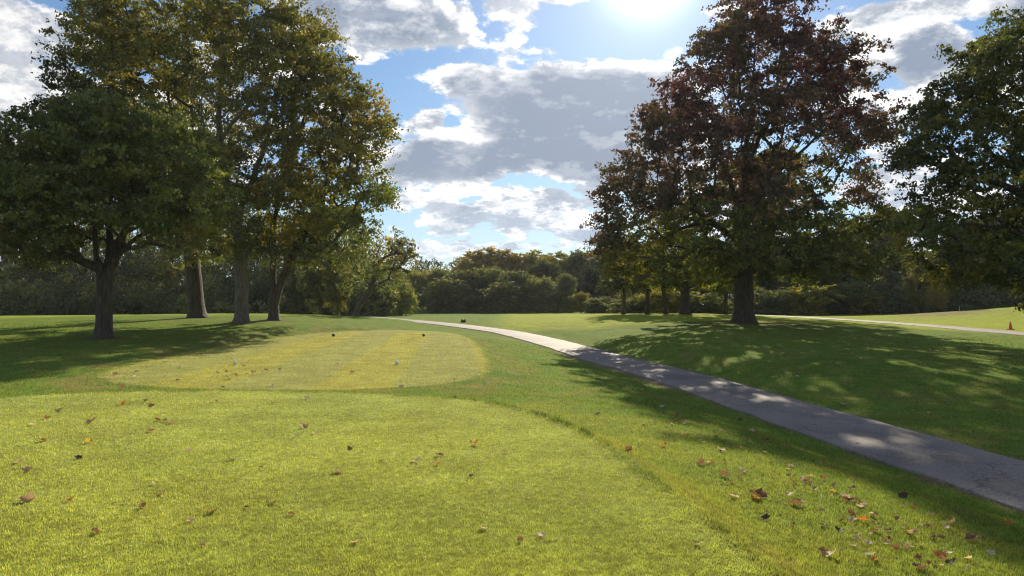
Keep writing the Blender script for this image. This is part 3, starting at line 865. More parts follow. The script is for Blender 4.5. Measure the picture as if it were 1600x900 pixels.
# far skyline behind the centre
g = 'far treeline beyond the fairway'
place('gold_a', 'autumn_tree', 'orange gold leaved tree, tallest on the skyline beyond the end of the fairway', 'tree', 755, 386, 96, 150, g)
place('gold_a', 'autumn_tree', 'orange tinged tree on the skyline just right of the tallest orange gold one', 'tree', 796, 391, 80, 152, g)
place('yellow_a', 'autumn_tree', 'yellowish green feathery tree on the skyline above the dark bushy tree', 'tree', 836, 393, 76, 155, g)
place('yellow_a', 'autumn_tree', 'pale yellow skyline tree midway between the orange trees and the maple', 'tree', 874, 396, 72, 150, g)
place('olive_a', 'autumn_tree', 'olive round topped tree on the skyline, last before the maple crown', 'tree', 908, 393, 74, 145, g)
place('olive_a', 'autumn_tree', 'olive far tree half hidden behind the left edge of the maple', 'tree', 945, 398, 70, 140, g)
for i, (x, tp, w, l) in enumerate([(654, 406, 17, 'small dark pine on the skyline, leftmost of the four'), (669, 407, 17, 'small dark pine on the skyline, second from the left of four'),
                                  (686, 408, 17, 'small dark pine on the skyline, third from the left of four'), (706, 409, 16, 'small dark pine on the skyline, nearest the orange gold trees')]):
    place('pine_a', 'pine_tree', l, 'tree', x, tp, w, 165, 'skyline pines left of the orange trees')
g = 'grey green thicket trees beyond the path'
for x, tp, w, Y, k, l in [
    (622, 436, 62, 110, 'grey_b', 'grey green thicket tree nearest the leaning tree at the end of the path'),
    (655, 425, 80, 124, 'grey_c', 'grey green thicket tree below the leftmost skyline pine'),
    (690, 421, 84, 121, 'grey_b', 'grey green thicket tree directly below the skyline pines, tallest of its row'),
    (702, 438, 90, 113, 'grey_c', 'low broad thicket tree in front, behind the low dark block on the fairway'),
    (728, 427, 84, 117, 'grey_a', 'grey green thicket tree between the skyline pines and the orange gold crown'),
    (766, 422, 88, 119, 'grey_c', 'grey green thicket tree in the middle of the row, under the orange gold crown'),
    (790, 441, 92, 110, 'grey_b', 'low grey green thicket tree standing in front of the right half of the row'),
    (806, 428, 84, 114, 'grey_a', 'grey green thicket tree left of the rightmost rounded one in the row'),
    (842, 436, 70, 110, 'grey_c', 'rounded grey green thicket tree at the right end of the row'),
    (868, 447, 60, 112, 'grey_b', 'low pale thicket tree right of the rounded one ending the row')]:
    place(k, 'thicket_tree', l, 'tree', x, tp, w, Y, g)
place('deep_a', 'bushy_tree', 'dark bushy round tree standing above the right end of the grey green thicket', 'tree', 850, 408, 62, 132)
place('grey_a', 'bushy_tree', 'loose green tree between the thicket and the pale yellow bush', 'tree', 885, 432, 44, 112)
place('dark_a', 'dark_tree', 'dark blue green tree behind the pale yellow bush left of the maple', 'tree', 922, 414, 40, 128)
place('yellow_a', 'bushy_tree', 'pale yellow green bush catching the sun at the fairway edge', 'bush', 908, 457, 34, 104)
place('bright_a', 'bushy_tree', 'small bright bush just left of the pale yellow sunlit bush', 'bush', 893, 462, 30, 106)
place('shrub_a', 'bushy_tree', 'dull brownish bush at the foot of the dark tree left of the maple', 'bush', 940, 464, 56, 100)

# trees standing behind the maple
make_tree('dark_tree', 'dark dense tree just left behind the maple with foliage almost to the ground', 'tree', (975, 492, 72),
    [(965, 430, 28), (985, 400, 30), (950, 455, 18), (985, 460, 26), (960, 400, 20), (1010, 430, 28), (1000, 470, 14, None, .6)],
    [[(975, 492), (975, 470), (976, 440), (978, 400)]], .2, leaf=.2, per=80, crad=.8, k=2.2, pal='dark', axis=978, half=50)
make_tree('shade_tree', 'tree with slim dark trunk, leftmost of the four trunks behind the maple', 'tree', (1012, 490, 66),
    [(1000, 420, 26, 'olive'), (1020, 400, 30), (1015, 445, 22, 'bright', .6), (1000, 450, 16, 'olive')],
    [[(1012, 490), (1012, 465), (1012, 440), (1015, 400)]], .19, leaf=.22, per=80, crad=.8, k=2.0, pal='olive', half=40)
make_tree('shade_tree', 'tree with slightly leaning slim trunk, second of the four trunks behind the maple', 'tree', (1041, 490, 65),
    [(1045, 420, 30, 'green'), (1060, 440, 22, 'olive'), (1035, 448, 18, 'bright', .6), (1060, 400, 30)],
    [[(1042, 490), (1040, 470), (1036, 450), (1045, 400)]], .19, leaf=.22, per=80, crad=.8, k=2.0, pal='green', half=40)
make_tree('shade_tree', 'thick trunked tree, third of the four trunks behind the maple', 'tree', (1071, 489, 62),
    [(1075, 360, 40), (1095, 300, 34), (1040, 340, 34), (1075, 430, 30), (1090, 410, 34), (1085, 452, 22, 'bright', .5), (1110, 440, 24, 'olive')],
    [[(1071, 489), (1071, 465), (1071, 440), (1080, 400)]], .40, leaf=.22, per=80, crad=.8, k=2.0, pal='green', half=50)
make_tree('shade_tree', 'tree with a forked leaning double trunk, nearest left of the maple trunk', 'tree', (1133, 490, 68),
    [(1180, 330, 44), (1240, 320, 42), (1275, 380, 36), (1150, 280, 40), (1220, 265, 38), (1210, 390, 44), (1260, 430, 22), (1130, 430, 32, 'green'), (1150, 440, 26, 'olive'), (1110, 450, 20, 'bright', .6), (1150, 410, 34)],
    [[(1134, 490), (1134, 470), (1137, 445), (1150, 400), (1170, 320)], [(1128, 490), (1124, 488), (1131, 468), (1136, 448)]], .20, leaf=.22, per=80, crad=.8, k=2.0, pal='green', axis=1190, half=90)

g = 'undergrowth along the fairway behind the maple'
for x, tp, w, Y, k, l in [
    (990, 470, 44, 92, 'shrub_a', 'greyish shrub under the dark tree left of the maple'),
    (1040, 456, 52, 90, 'shrub_y', 'yellow green shrub showing between the slim trunks behind the maple'),
    (1100, 462, 52, 92, 'shrub_b', 'green shrub between the thick trunk and the forked trunk'),
    (1195, 455, 48, 95, 'shrub_a', 'grey green shrub directly right of the maple trunk'),
    (1258, 452, 52, 96, 'shrub_y', 'yellowing rounded shrub right of the maple trunk'),
    (1310, 446, 56, 100, 'shrub_b', 'green shrub between the yellowing shrub and the pale fluffy shrub'),
    (1368, 468, 40, 96, 'shrub_y', 'pale fluffy shrub beyond the right hand path'),
    (1340, 440, 50, 104, 'shrub_a', 'tall grey shrub behind the pale fluffy shrub')]:
    place(k, 'shrub', l, 'shrub', x, tp - 4, w * 1.55, Y, g)

g = 'background trees behind the maple and the right lawn'
for x, tp, w, Y, k, l in [
    (1020, 380, 80, 112, 'deep_a', 'dark background tree seen through the left trunks behind the maple'),
    (1100, 370, 90, 116, 'green_a', 'green background tree seen behind the thick trunk'),
    (1185, 375, 90, 114, 'deep_a', 'dark background tree directly behind the maple trunk'),
    (1260, 370, 90, 112, 'deep_a', 'dark background tree above the yellowing shrub'),
    (1330, 350, 90, 108, 'dark_a', 'dark background tree right behind the lowest right bough of the maple'),
    (1400, 330, 66, 104, 'olive_a', 'yellow green background tree in the gap between the maple and the right edge tree'),
    (1440, 395, 60, 88, 'olive_a', 'olive tree with yellow leaves under the right edge tree'),
    (1465, 440, 34, 84, 'gold_a', 'small orange yellow tree at the edge of the dark wood on the right'),
    (1490, 350, 90, 96, 'dark_a', 'dark tree beside the far mound on the right'),
    (1550, 340, 100, 98, 'deep_a', 'dark tree behind the far mound'),
    (1620, 330, 110, 96, 'dark_a', 'dark tree at the right edge behind the far mound')]:
    place(k, 'background_tree', l, 'tree', x, tp, w, Y, g)

g = 'slim trunked trees behind the left stand'
for x, tp, w, Y, k, l in [
    (500, 380, 60, 78, 'green_a', 'green tree with a slim trunk just right of the forked tree'),
    (527, 385, 56, 76, 'olive_a', 'tree with a pale slim trunk left of the leaning tree'),
    (470, 390, 50, 84, 'deep_a', 'dark slim tree behind the forked trunk'),
    (600, 440, 44, 88, 'bright_a', 'sunlit bush behind the leaning tree'),
    (628, 446, 40, 92, 'bright_a', 'sunlit low bush right of the leaning tree'),
    (575, 430, 50, 96, 'green_a', 'green tree behind the leaning trunk')]:
    place(k, 'slim_tree', l, 'tree', x, tp, w, Y, g)

def wood(label, spans, pal, leaf, crad, per):
    """a dark mass of wood and undergrowth nobody could count"""
    C = []; cols = []; V = []; Fq = []
    for (x0, x1, Y0, Y1, top, n) in spans:
        for i in range(n):
            x = rng.uniform(x0, x1); Y = rng.uniform(Y0, Y1)
            p = W(x, 490, Y); z0 = H1(p[0], Y)
            tp = W(x, top + rng.uniform(-18, 26), Y)[2]
            hh = tp - z0
            m = 16
            R0 = rng.uniform(1.8, 3.0)
            zs = z0 + hh * rng.uniform(.02, 1, m)
            a = rng.uniform(0, 2 * PI, m); rr = R0 * np.sqrt(rng.uniform(0, 1, m))
            C.append(np.stack([p[0] + rr * np.cos(a), Y + rr * np.sin(a), zs], -1))
            sh = rng.uniform(.6, 1.4); P = PAL[pal[rng.integers(len(pal))]]
            for q in range(m): cols.append(np.array(P[rng.integers(len(P))]) * sh)
            tube([np.array([p[0], Y, z0 - .2]), np.array([p[0] + rng.normal() * .3, Y, z0 + hh * .5]), np.array([p[0] + rng.normal() * .7, Y, z0 + hh * .85])], [.16, .11, .04], 5, V, Fq)
    C = np.vstack(C); cols = np.array(cols)
    LV, LC = leaves(C, np.full(len(C), crad) * rng.uniform(.7, 1.4, len(C)), per, leaf, cols)
    nb = len(V); V = np.array(V)
    allV = np.vstack([V, LV]); fq = np.array(Fq); lf = np.arange(len(LV)).reshape(-1, 4) + nb
    col = np.vstack([np.full((nb, 3), .05), LC])
    o = mesh_obj('wood', allV, np.vstack([fq, lf]), None, col=col, mats=[M_bark, M_leaf], midx=np.concatenate([np.zeros(len(fq)), np.ones(len(lf))]))
    tag(o, label, 'wood', kind='stuff')
wood('dense dark wood and undergrowth behind the trunks of the left stand', [(-150, 620, 92, 106, 400, 170), (-150, 600, 86, 92, 452, 110), (-200, 120, 96, 112, 240, 70), (100, 560, 100, 114, 330, 110)],
     ['deep', 'green', 'thicket', 'green', 'olive'], .26, 1.5, 62)
wood('dense dark wood behind the right lawn and the far mound', [(960, 1720, 118, 134, 410, 170), (1380, 1750, 100, 112, 400, 90), (1400, 1750, 92, 98, 455, 60)],
     ['deep', 'green', 'thicket', 'grey'], .26, 1.5, 62)
wood('far off wood closing the view beyond the fairway', [(560, 980, 165, 190, 420, 130)], ['olive', 'green', 'grey'], .34, 2.2, 70)
#@@END_TREES

# ------------------------------------------------------------------ fallen leaves
def leaf_mesh(var, c):
    r2 = np.random.default_rng(var)
    lob = 5; pts = []
    nang = 30
    for i in range(nang):
        a = 2 * PI * i / nang
        rr = .5 * (.58 + .42 * abs(math.cos(a * lob / 2 + .2)) ** .7) * (1 + r2.uniform(-.12, .12))
        pts.append((math.cos(a) * rr, math.sin(a) * rr * .85))
    V = [(0, 0, 0)]; 
    for s in (.5, 1.0):
        for (x, y) in pts: V.append((x * s, y * s, 0))
    V = np.array(V, float)
    cu = r2.uniform(.6, 1.9); ca = r2.uniform(0, PI)
    ux = V[:, 0] * math.cos(ca) + V[:, 1] * math.sin(ca)
    rr = np.hypot(V[:, 0], V[:, 1])
    V[:, 2] = cu * ux ** 2 + .5 * rr * np.abs(np.sin(np.arctan2(V[:, 1], V[:, 0]) * 2.5)) * r2.uniform(.3, .9) * rr * 2
    V[:, 0] *= 1 - .25 * np.minimum(1, cu * np.abs(ux))
    V[:, 2] += .03
    tri = [(0, 1 + i, 1 + (i + 1) % nang) for i in range(nang)]
    q = [(1 + i, 1 + nang + i, 1 + nang + (i + 1) % nang, 1 + (i + 1) % nang) for i in range(nang)]
    # petiole
    b = len(V); st = np.array([[-.05, -.015, .03], [-.05, .015, .03], [-.85, 0, .16]]); V = np.vstack([V, st]); tri.append((b, b + 1, b + 2))
    col = np.array(c) * (.75 + .5 * r2.random((len(V), 1)))
    o = mesh_obj('fallen_leaf', V, [np.array(tri), np.array(q)], M_dead, col=col)
    return o
LC = {'brown': (.22, .12, .075), 'rust': (.21, .10, .06), 'orange': (.55, .22, .05), 'pale': (.62, .50, .38), 'dark': (.07, .045, .035), 'tan': (.42, .29, .18), 'yellow': (.5, .38, .06)}
lproto = {}
def fallen(px, py, size, color, label, group=None):
    # find where the sight line meets the ground
    z = -.1
    for _ in range(8):
        p = G(px, py, z); z = H1(p[0], p[1])
    v = random.randrange(3); key = (color, v)
    if key not in lproto: lproto[key] = [leaf_mesh(hash(color) % 1 + v * 7 + len(color) * 13 + 1, LC[color]), False]
    src, used = lproto[key]
    if used: o = src.copy(); COL.objects.link(o)
    else: o = src; lproto[key][1] = True
    s = 1.05 * size / F * p[1]
    d1_ = gsample(np.array([p[0]]), np.array([p[1]]))[1][0]
    o.location = (p[0], p[1], z + (.012 if d1_ > 0 else .024))
    o.scale = (s, s, s)
    o.rotation_euler = (random.uniform(-.5, .5), random.uniform(-.5, .5), random.uniform(0, 2 * PI))
    tag(o, label, 'leaf', group)

gt = 'fallen leaves on the near tee'
TL = [
 (42, 784, 26, 'tan', 'large tan curled leaf lowest at the left edge of the near tee'), (149, 834, 17, 'rust', 'rust red leaf lowest on the left part of the near tee'),
 (555, 850, 15, 'pale', 'pale crumpled leaf low on the near tee, right of the rust red one'), (754, 828, 16, 'pale', 'pale folded leaf low in the middle of the near tee'),
 (845, 839, 18, 'pale', 'pale crumpled leaf low on the tee, right of the folded one'), (528, 739, 18, 'tan', 'tan upright leaf alone on the middle of the near tee'),
 (651, 722, 20, 'pale', 'pale two lobed leaf left of the rust leaf pair on the near tee'), (686, 713, 16, 'rust', 'upper leaf of the rust coloured pair on the near tee'),
 (681, 728, 12, 'orange', 'lower orange leaf of the rust coloured pair on the near tee'), (741, 696, 16, 'orange', 'flat orange leaf on the near tee above the rust pair'),
 (789, 709, 11, 'tan', 'small tan leaf right of the flat orange one on the near tee'), (737, 746, 11, 'brown', 'small brown leaf below the flat orange one on the near tee'),
 (547, 704, 12, 'brown', 'small brown leaf above the tan upright leaf on the near tee'), (741, 661, 8, 'pale', 'tiny pale leaf near the far lip of the near tee'),
 (475, 669, 16, 'tan', 'tan flat leaf near the far lip, centre left of the near tee'), (360, 720, 14, 'dark', 'dark curled leaf in the left centre of the near tee'),
 (333, 802, 16, 'brown', 'brown leaf with a long shadow in the left foreground'), (296, 817, 14, 'pale', 'pale small leaf beside the brown long shadowed one'),
 (222, 795, 15, 'brown', 'brown curled leaf below the tan and pale pair in the left foreground'), (253, 773, 14, 'tan', 'tan leaf, lower of the pair in the left foreground'),
 (240, 758, 10, 'pale', 'small pale leaf, upper of the pair in the left foreground'), (110, 783, 13, 'orange', 'small orange leaf right of the large tan curled leaf'),
 (29, 724, 16, 'pale', 'pale rolled leaf near the left edge of the near tee'), (44, 737, 18, 'tan', 'tan leaf just below the pale rolled one at the left edge'),
 (123, 717, 13, 'dark', 'dark crumpled leaf on the left part of the near tee'), (137, 693, 14, 'yellow', 'thin yellowish leaf above the dark crumpled one'),
 (66, 690, 14, 'rust', 'rust leaf left of the thin yellowish one'), (143, 661, 20, 'tan', 'broad tan leaf near the far left lip of the tee'),
 (74, 655, 12, 'brown', 'brown leaf left of the broad tan one near the far lip'), (94, 643, 14, 'tan', 'tan leaf just inside the far left lip of the tee'),
 (50, 665, 9, 'pale', 'tiny pale leaf left of the broad tan one'), (236, 675, 12, 'brown', 'brown leaf below the trio near the far lip'),
 (246, 658, 12, 'rust', 'left leaf of the trio near the far lip'), (257, 659, 9, 'brown', 'middle leaf of the trio near the far lip'), (268, 662, 13, 'tan', 'right leaf of the trio near the far lip'),
 (192, 633, 12, 'orange', 'orange leaf at the far left lip of the near tee'), (237, 636, 12, 'brown', 'brown leaf at the lip right of the orange one'),
 (228, 627, 8, 'brown', 'small brown leaf on the very lip of the tee'), (336, 628, 10, 'tan', 'tan leaf on the lip left of centre'), (478, 624, 13, 'pale', 'pale leaf on the lip in the middle of the tee edge'),
 (426, 631, 9, 'brown', 'small brown leaf below the lip left of the pale one'), (408, 732, 8, 'dark', 'tiny dark leaf right of the dark curled one'), (596, 722, 7, 'dark', 'tiny dark leaf left of the pale two lobed one'),
 (455, 806, 12, 'brown', 'dull brown leaf low in the left centre of the tee'), (427, 788, 12, 'brown', 'dull brown leaf above the low one in the left centre'), (385, 795, 9, 'dark', 'tiny dark leaf left of the dull brown pair'),
 (813, 847, 12, 'brown', 'flat brown leaf just left of the pale crumpled one'), (983, 708, 16, 'brown', 'brown upright leaf on the right rim of the near tee'), (492, 679, 11, 'pale', 'small pale leaf below the tan flat one'),
 (461, 683, 10, 'pale', 'pale sunken leaf left of the small pale one'), (297, 705, 9, 'pale', 'tiny pale leaf alone left of the dark curled one'), (316, 855, 10, 'tan', 'dull tan leaf low in the left foreground'), (1087, 852, 14, 'brown', 'brown leaf low on the right side of the near tee'),
]
for a in TL: fallen(*a, group=gt)
gs = 'fallen leaves scattered on the bank beside the path'
SL = [
 (1038, 699, 12, 'orange', 'orange leaf highest on the lit bank'), (1131, 746, 20, 'brown', 'big brown clump of leaf in the middle of the lit bank'), (1183, 779, 34, 'rust', 'broad rust leaf on the lit bank, largest of all'),
 (1178, 784, 16, 'orange', 'orange leaf tucked against the broad rust one'), (1147, 780, 16, 'pale', 'pale upright leaf left of the broad rust one'), (1196, 815, 18, 'dark', 'dark leaf below the broad rust one'),
 (1237, 776, 18, 'pale', 'pale leaf right of the broad rust one'), (1348, 817, 22, 'orange', 'brightest orange leaf low on the lit bank'), (1330, 808, 18, 'rust', 'rust leaf touching the brightest orange one'),
 (1298, 872, 26, 'pale', 'large pale ragged leaf at the bottom of the lit bank'), (1286, 868, 18, 'rust', 'rust leaf against the large pale ragged one'), (1360, 872, 18, 'pale', 'pale curled leaf at the bottom right of the ragged one'),
 (1368, 881, 12, 'orange', 'orange leaf under the pale curled one at the bottom'), (1470, 873, 22, 'orange', 'orange rust leaf at the shadow edge near the bottom'), (1486, 884, 18, 'dark', 'dark leaf below the orange rust one at the shadow edge'),
 (1436, 893, 22, 'rust', 'rust leaf cut by the bottom edge of the view'), (1262, 756, 16, 'rust', 'rust leaf in the upper middle of the lit bank'), (1331, 767, 13, 'rust', 'rust leaf near the upper shadow edge'),
 (1245, 791, 28, 'brown', 'long brown leaf pair in the middle of the lit bank'), (1323, 784, 18, 'pale', 'pale leaf beside the rust leaves of the middle bank'), (1370, 833, 20, 'rust', 'rust leaf right of the brightest orange one'),
 (1388, 834, 12, 'brown', 'brown leaf right of the rust one low on the bank'), (1310, 833, 16, 'dark', 'dark leaf low between rust ones'), (1286, 825, 14, 'dark', 'dark leaf left of the low rust cluster'), (1419, 836, 16, 'tan', 'tan arched leaf near the shadow edge'),
 (1338, 845, 13, 'pale', 'pale leaf under the brightest orange one'), (1333, 857, 12, 'pale', 'lower pale leaf under the brightest orange one'), (1300, 771, 12, 'yellow', 'yellow leaf in the upper middle of the lit bank'),
 (1487, 760, 12, 'tan', 'tan leaf highest in the shaded strip beside the path'), (1412, 779, 18, 'dark', 'dark leaf in the shaded strip below the path'), (1487, 821, 18, 'tan', 'tan leaf in the middle of the shaded strip'),
 (1572, 822, 18, 'orange', 'orange brown leaf in the shaded strip by the right edge'), (1520, 847, 26, 'brown', 'broad brown leaf low in the shaded strip'), (1548, 869, 14, 'pale', 'pale leaf low in the shaded strip'), (1456, 807, 10, 'tan', 'small tan leaf in the shaded strip'),
 (1096, 727, 16, 'brown', 'brown flat leaf left above the big brown clump'), (1112, 728, 10, 'brown', 'small brown leaf right of the flat one above the clump'), (1160, 739, 12, 'pale', 'pale leaf right of the big brown clump'),
 (1235, 732, 12, 'pale', 'pale leaf on the upper bank right of centre'), (1127, 706, 14, 'pale', 'pale leaf on the upper bank above the clump'), (1036, 637, 10, 'pale', 'pale leaf alone at the top of the bank near the shadow'),
 (935, 650, 12, 'tan', 'tan leaf at the top of the bank by the dark tufts'), (710, 624, 9, 'dark', 'dark leaf by the dark tufts of the far lip'),
]
for a in SL: fallen(*a, group=gs)
random.seed(3)
CN = ['pale', 'brown', 'rust', 'dark', 'pale', 'tan', 'tan', 'brown', 'brown']
for i in range(150):
    t = random.random(); x = 985 + 560 * t ** .9; yb = 640 + 280 * t ** 1.1
    y = yb + random.gauss(0, 32); 
    if y > 896 or y < 632: continue
    c = random.choice(CN)
    fallen(x, y, (6 + 6 * t) * random.uniform(.7, 1.4), c, 'small %s leaf, one of many alike scattered over the bank' % {'pale': 'pale grey', 'brown': 'brown', 'rust': 'rust red', 'dark': 'dark brown', 'tan': 'tan'}[c], 'small alike leaves scattered over the bank')
for i in range(30):
    x = random.uniform(120, 760); y = random.uniform(520, 606)
    if random.random() < .5: x = random.uniform(170, 560); y = random.uniform(575, 608)
    c = random.choice(['brown', 'dark', 'tan', 'brown', 'pale'])
    fallen(x, y, random.uniform(3, 6) * (1 + (y - 520) / 90), c, 'tiny %s leaf, one of many alike strewn over the far tee' % {'pale': 'pale', 'brown': 'brown', 'dark': 'dark', 'tan': 'tan'}[c], 'tiny alike leaves strewn over the far tee')
for i in range(38):
    x = random.uniform(900, 1590); y = random.uniform(515, 700)
    if y > 540 + (x - 900) * .25 + 60: continue
    c = random.choice(['pale', 'tan', 'pale'])
    fallen(x, y, random.uniform(3, 6) * (1 + (y - 510) / 160), c, 'small %s leaf, one of many alike on the shaded maple lawn' % {'pale': 'pale', 'tan': 'tan'}[c], 'small alike leaves on the shaded lawn')

# ------------------------------------------------------------------ small things of the course
def lathe(prof, n=24):
    V = []; Fq = []
    for r_, z in prof:
        for k in range(n): V.append((r_ * math.cos(2 * PI * k / n), r_ * math.sin(2 * PI * k / n), z))
    for i in range(len(prof) - 1):
        for k in range(n):
            k2 = (k + 1) % n; Fq.append((i * n + k, i * n + k2, (i + 1) * n + k2, (i + 1) * n + k))
    return np.array(V), np.array(Fq)
def box(sx, sy, sz, c=(0, 0, 0), bev=.01):
    """bevelled box"""
    import bmesh
    bm = bmesh.new(); bmesh.ops.create_cube(bm, size=1)
    for v in bm.verts: v.co = Vector((v.co.x * sx + c[0], v.co.y * sy + c[1], v.co.z * sz + c[2]))
    bmesh.ops.bevel(bm, geom=list(bm.edges), offset=bev, segments=2, affect='EDGES')
    return bm
def bm_obj(name, bm, m, parent):
    me = bpy.data.meshes.new(name); bm.to_mesh(me); bm.free(); me.materials.append(m)
    o = bpy.data.objects.new(name, me); COL.objects.link(o)
    if parent: o.parent = parent
    return o
def stand(px, py):
    z = -.1
    for _ in range(12):
        p = G(px, py, z); z = H1(p[0], p[1])
    return np.array([p[0], p[1], z])
M_white = simple_mat('white_paint', (.75, .75, .72), .4)
M_blackp = simple_mat('black_paint', (.03, .03, .032), .45)
M_cone = simple_mat('orange_plastic', (.75, .12, .03), .45)
M_steel = simple_mat('grey_steel', (.4, .4, .4), .35)
M_green = simple_mat('dark_wood', (.06, .045, .035), .7)
def ball_marker(px, py, r, m, label):
    p = stand(px, py); t = empty('tee_marker', p)
    prof = [(r * math.sin(a) + 1e-4, r * 1.05 - r * math.cos(a)) for a in np.linspace(0, PI, 14)]
    V, Fq = lathe(prof, 20); mesh_obj('ball', V, Fq, m, t, smooth=True)
    V, Fq = lathe([(.001, -.1), (.012, -.09), (.012, .01), (.03, .02), (.03, .03), (.001, .03)], 10); mesh_obj('spike', V, Fq, M_steel, t)
    tag(t, label, 'tee marker', 'ball tee markers on the far tee')
ball_marker(367, 570, .06, M_white, 'white ball tee marker on the left side of the far tee')
ball_marker(620, 570, .06, M_white, 'white ball tee marker casting a shadow right of centre on the far tee')
ball_marker(521, 526, .08, M_blackp, 'dark ball tee marker at the far end of the far tee, left one')
ball_marker(662, 526, .07, M_blackp, 'dark ball tee marker at the far end of the far tee, right one')

# low dark block marker beside the fairway
p = stand(724, 503.5); t = empty('yardage_block', p, .1)
bm_obj('plinth', box(.34, .14, .16, (0, 0, .07), .015), M_green, t)
bm_obj('cap', box(.12, .12, .05, (-.1, 0, .172), .01), M_blackp, t); bm_obj('cap', box(.12, .12, .05, (.1, 0, .172), .01), M_blackp, t)
t.scale = (1.25, 1.25, 1.25)
tag(t, 'small low dark block standing at the fairway edge above the path bend', 'marker block')
# traffic cone
p = stand(1579, 515); t = empty('traffic_cone', p, .3)
bm_obj('base', box(.36, .36, .035, (0, 0, .018), .012), M_cone, t)
V, Fq = lathe([(.135, .036), (.125, .05), (.075, .28), (.032, .52), (.03, .53), (.024, .53), (.02, .50)], 24)
mesh_obj('cone_body', V, Fq, M_cone, t, smooth=True)
tag(t, 'orange traffic cone standing on the grass beside the right hand path', 'cone')
# slender post on the far mound
p = stand(1499, 487); t = empty('marker_post', p)
V, Fq = lathe([(.03, -.2), (.03, .62), (.02, .65), (.001, .66)], 10); mesh_obj('post', V, Fq, M_white, t)
V, Fq = lathe([(.036, .5), (.036, .57)], 10); mesh_obj('band', V, Fq, M_cone, t)
tag(t, 'slender pale stake standing on the brow of the far mound', 'post')

# ------------------------------------------------------------------ sky
world = bpy.data.worlds.new('World'); SC.world = world; world.use_nodes = True
world.cycles.sampling_method = 'MANUAL'; world.cycles.sample_map_resolution = 256
nt = world.node_tree; nt.nodes.clear(); L = nt.links.new

class E:
    """tiny node-expression helper"""
    def __init__(s, nt): s.nt = nt
    def m(s, op, *a, clamp=False):
        n = s.nt.nodes.new('ShaderNodeMath'); n.operation = op; n.use_clamp = clamp
        for i, v in enumerate(a):
            if isinstance(v, (int, float)): n.inputs[i].default_value = v
            else: s.nt.links.new(v, n.inputs[i])
        return n.outputs[0]
    def v(s, op, *a, out=0):
        n = s.nt.nodes.new('ShaderNodeVectorMath'); n.operation = op
        for i, x in enumerate(a):
            if isinstance(x, (tuple, list)): n.inputs[i].default_value = x
            elif isinstance(x, (int, float)): n.inputs['Scale'].default_value = x
            elif op == 'SCALE' and i == 1: s.nt.links.new(x, n.inputs['Scale'])
            else: s.nt.links.new(x, n.inputs[i])
        return n.outputs[out]
    def sm(s, x, a, b, lo=0., hi=1.):
        n = s.nt.nodes.new('ShaderNodeMapRange'); n.interpolation_type = 'SMOOTHSTEP'
        s.nt.links.new(x, n.inputs[0])
        for i, v in zip((1, 2, 3, 4), (a, b, lo, hi)): n.inputs[i].default_value = v
        return n.outputs[0]
    def lin(s, x, a, b, lo=0., hi=1.):
        n = s.nt.nodes.new('ShaderNodeMapRange'); s.nt.links.new(x, n.inputs[0])
        for i, v in zip((1, 2, 3, 4), (a, b, lo, hi)): n.inputs[i].default_value = v
        return n.outputs[0]
    def sep(s, v):
        n = s.nt.nodes.new('ShaderNodeSeparateXYZ'); s.nt.links.new(v, n.inputs[0]); return n.outputs
    def comb(s, x, y, z):
        n = s.nt.nodes.new('ShaderNodeCombineXYZ')
        for i, v in enumerate((x, y, z)):
            if isinstance(v, (int, float)): n.inputs[i].default_value = v
            else: s.nt.links.new(v, n.inputs[i])
        return n.outputs[0]
    def noise(s, v, sc, det, ro, out=0, lac=2.0, dist=0.):
        n = s.nt.nodes.new('ShaderNodeTexNoise'); s.nt.links.new(v, n.inputs['Vector'])
        n.inputs['Scale'].default_value = sc; n.inputs['Detail'].default_value = det; n.inputs['Roughness'].default_value = ro
        n.inputs['Lacunarity'].default_value = lac; n.inputs['Distortion'].default_value = dist
        return n.outputs[out]
    def mix(s, f, a, b):
        n = s.nt.nodes.new('ShaderNodeMix'); n.data_type = 'RGBA'
        if isinstance(f, (int, float)): n.inputs[0].default_value = f
        else: s.nt.links.new(f, n.inputs[0])
        for i, v in ((6, a), (7, b)):
            if isinstance(v, tuple): n.inputs[i].default_value = (*v, 1)
            else: s.nt.links.new(v, n.inputs[i])
        return n.outputs[2]

def azel(px, py):
    r = ray(px, py); r = r / np.linalg.norm(r)
    return math.atan2(r[0], r[1]), math.asin(r[2])

# cumulus banks: centre px, centre py, half-width px, half-height px, weight
BL = [
 (880, 185, 175, 75, 1.0), (740, 140, 80, 42, .72), (960, 130, 110, 38, .72), (890, 250, 190, 42, .95), (700, 262, 110, 36, .85), (1010, 200, 110, 80, .9),
 (650, 205, 45, 22, .55), (730, 100, 24, 16, .42),
 (640, 25, 110, 50, .62), (560, 15, 120, 60, .66), (700, 60, 30, 22, .4),
 (800, 15, 55, 38, .5), (870, -4, 60, 20, .5),
 (640, 318, 48, 26, .56), (700, 338, 60, 20, .56), (770, 322, 50, 22, .54), (850, 330, 70, 24, .62), (920, 310, 60, 26, .56), (800, 345, 80, 12, .5), (910, 368, 60, 18, .58), (870, 362, 30, 14, .5),
 (700, 385, 90, 12, .46), (800, 380, 60, 13, .5), (640, 370, 50, 14, .44),
 (30, 50, 80, 40, .56), (70, 125, 70, 26, .5), (-40, 110, 90, 40, .56), (-70, 20, 100, 50, .6), (20, 165, 90, 16, .46),
 (1450, 90, 62, 44, .7), (1425, 140, 42, 36, .5), (1360, 70, 40, 36, .42), (1500, 8, 200, 22, .64), (1385, 245, 50, 30, .5), (1390, 290, 60, 26, .58), (1140, -2, 60, 12, .48), (1330, 30, 30, 20, .38),
 (1640, 90, 140, 60, .6), (250, 200, 160, 100, .5),
]
grp = bpy.data.node_groups.new('cloud_field', 'ShaderNodeTree')
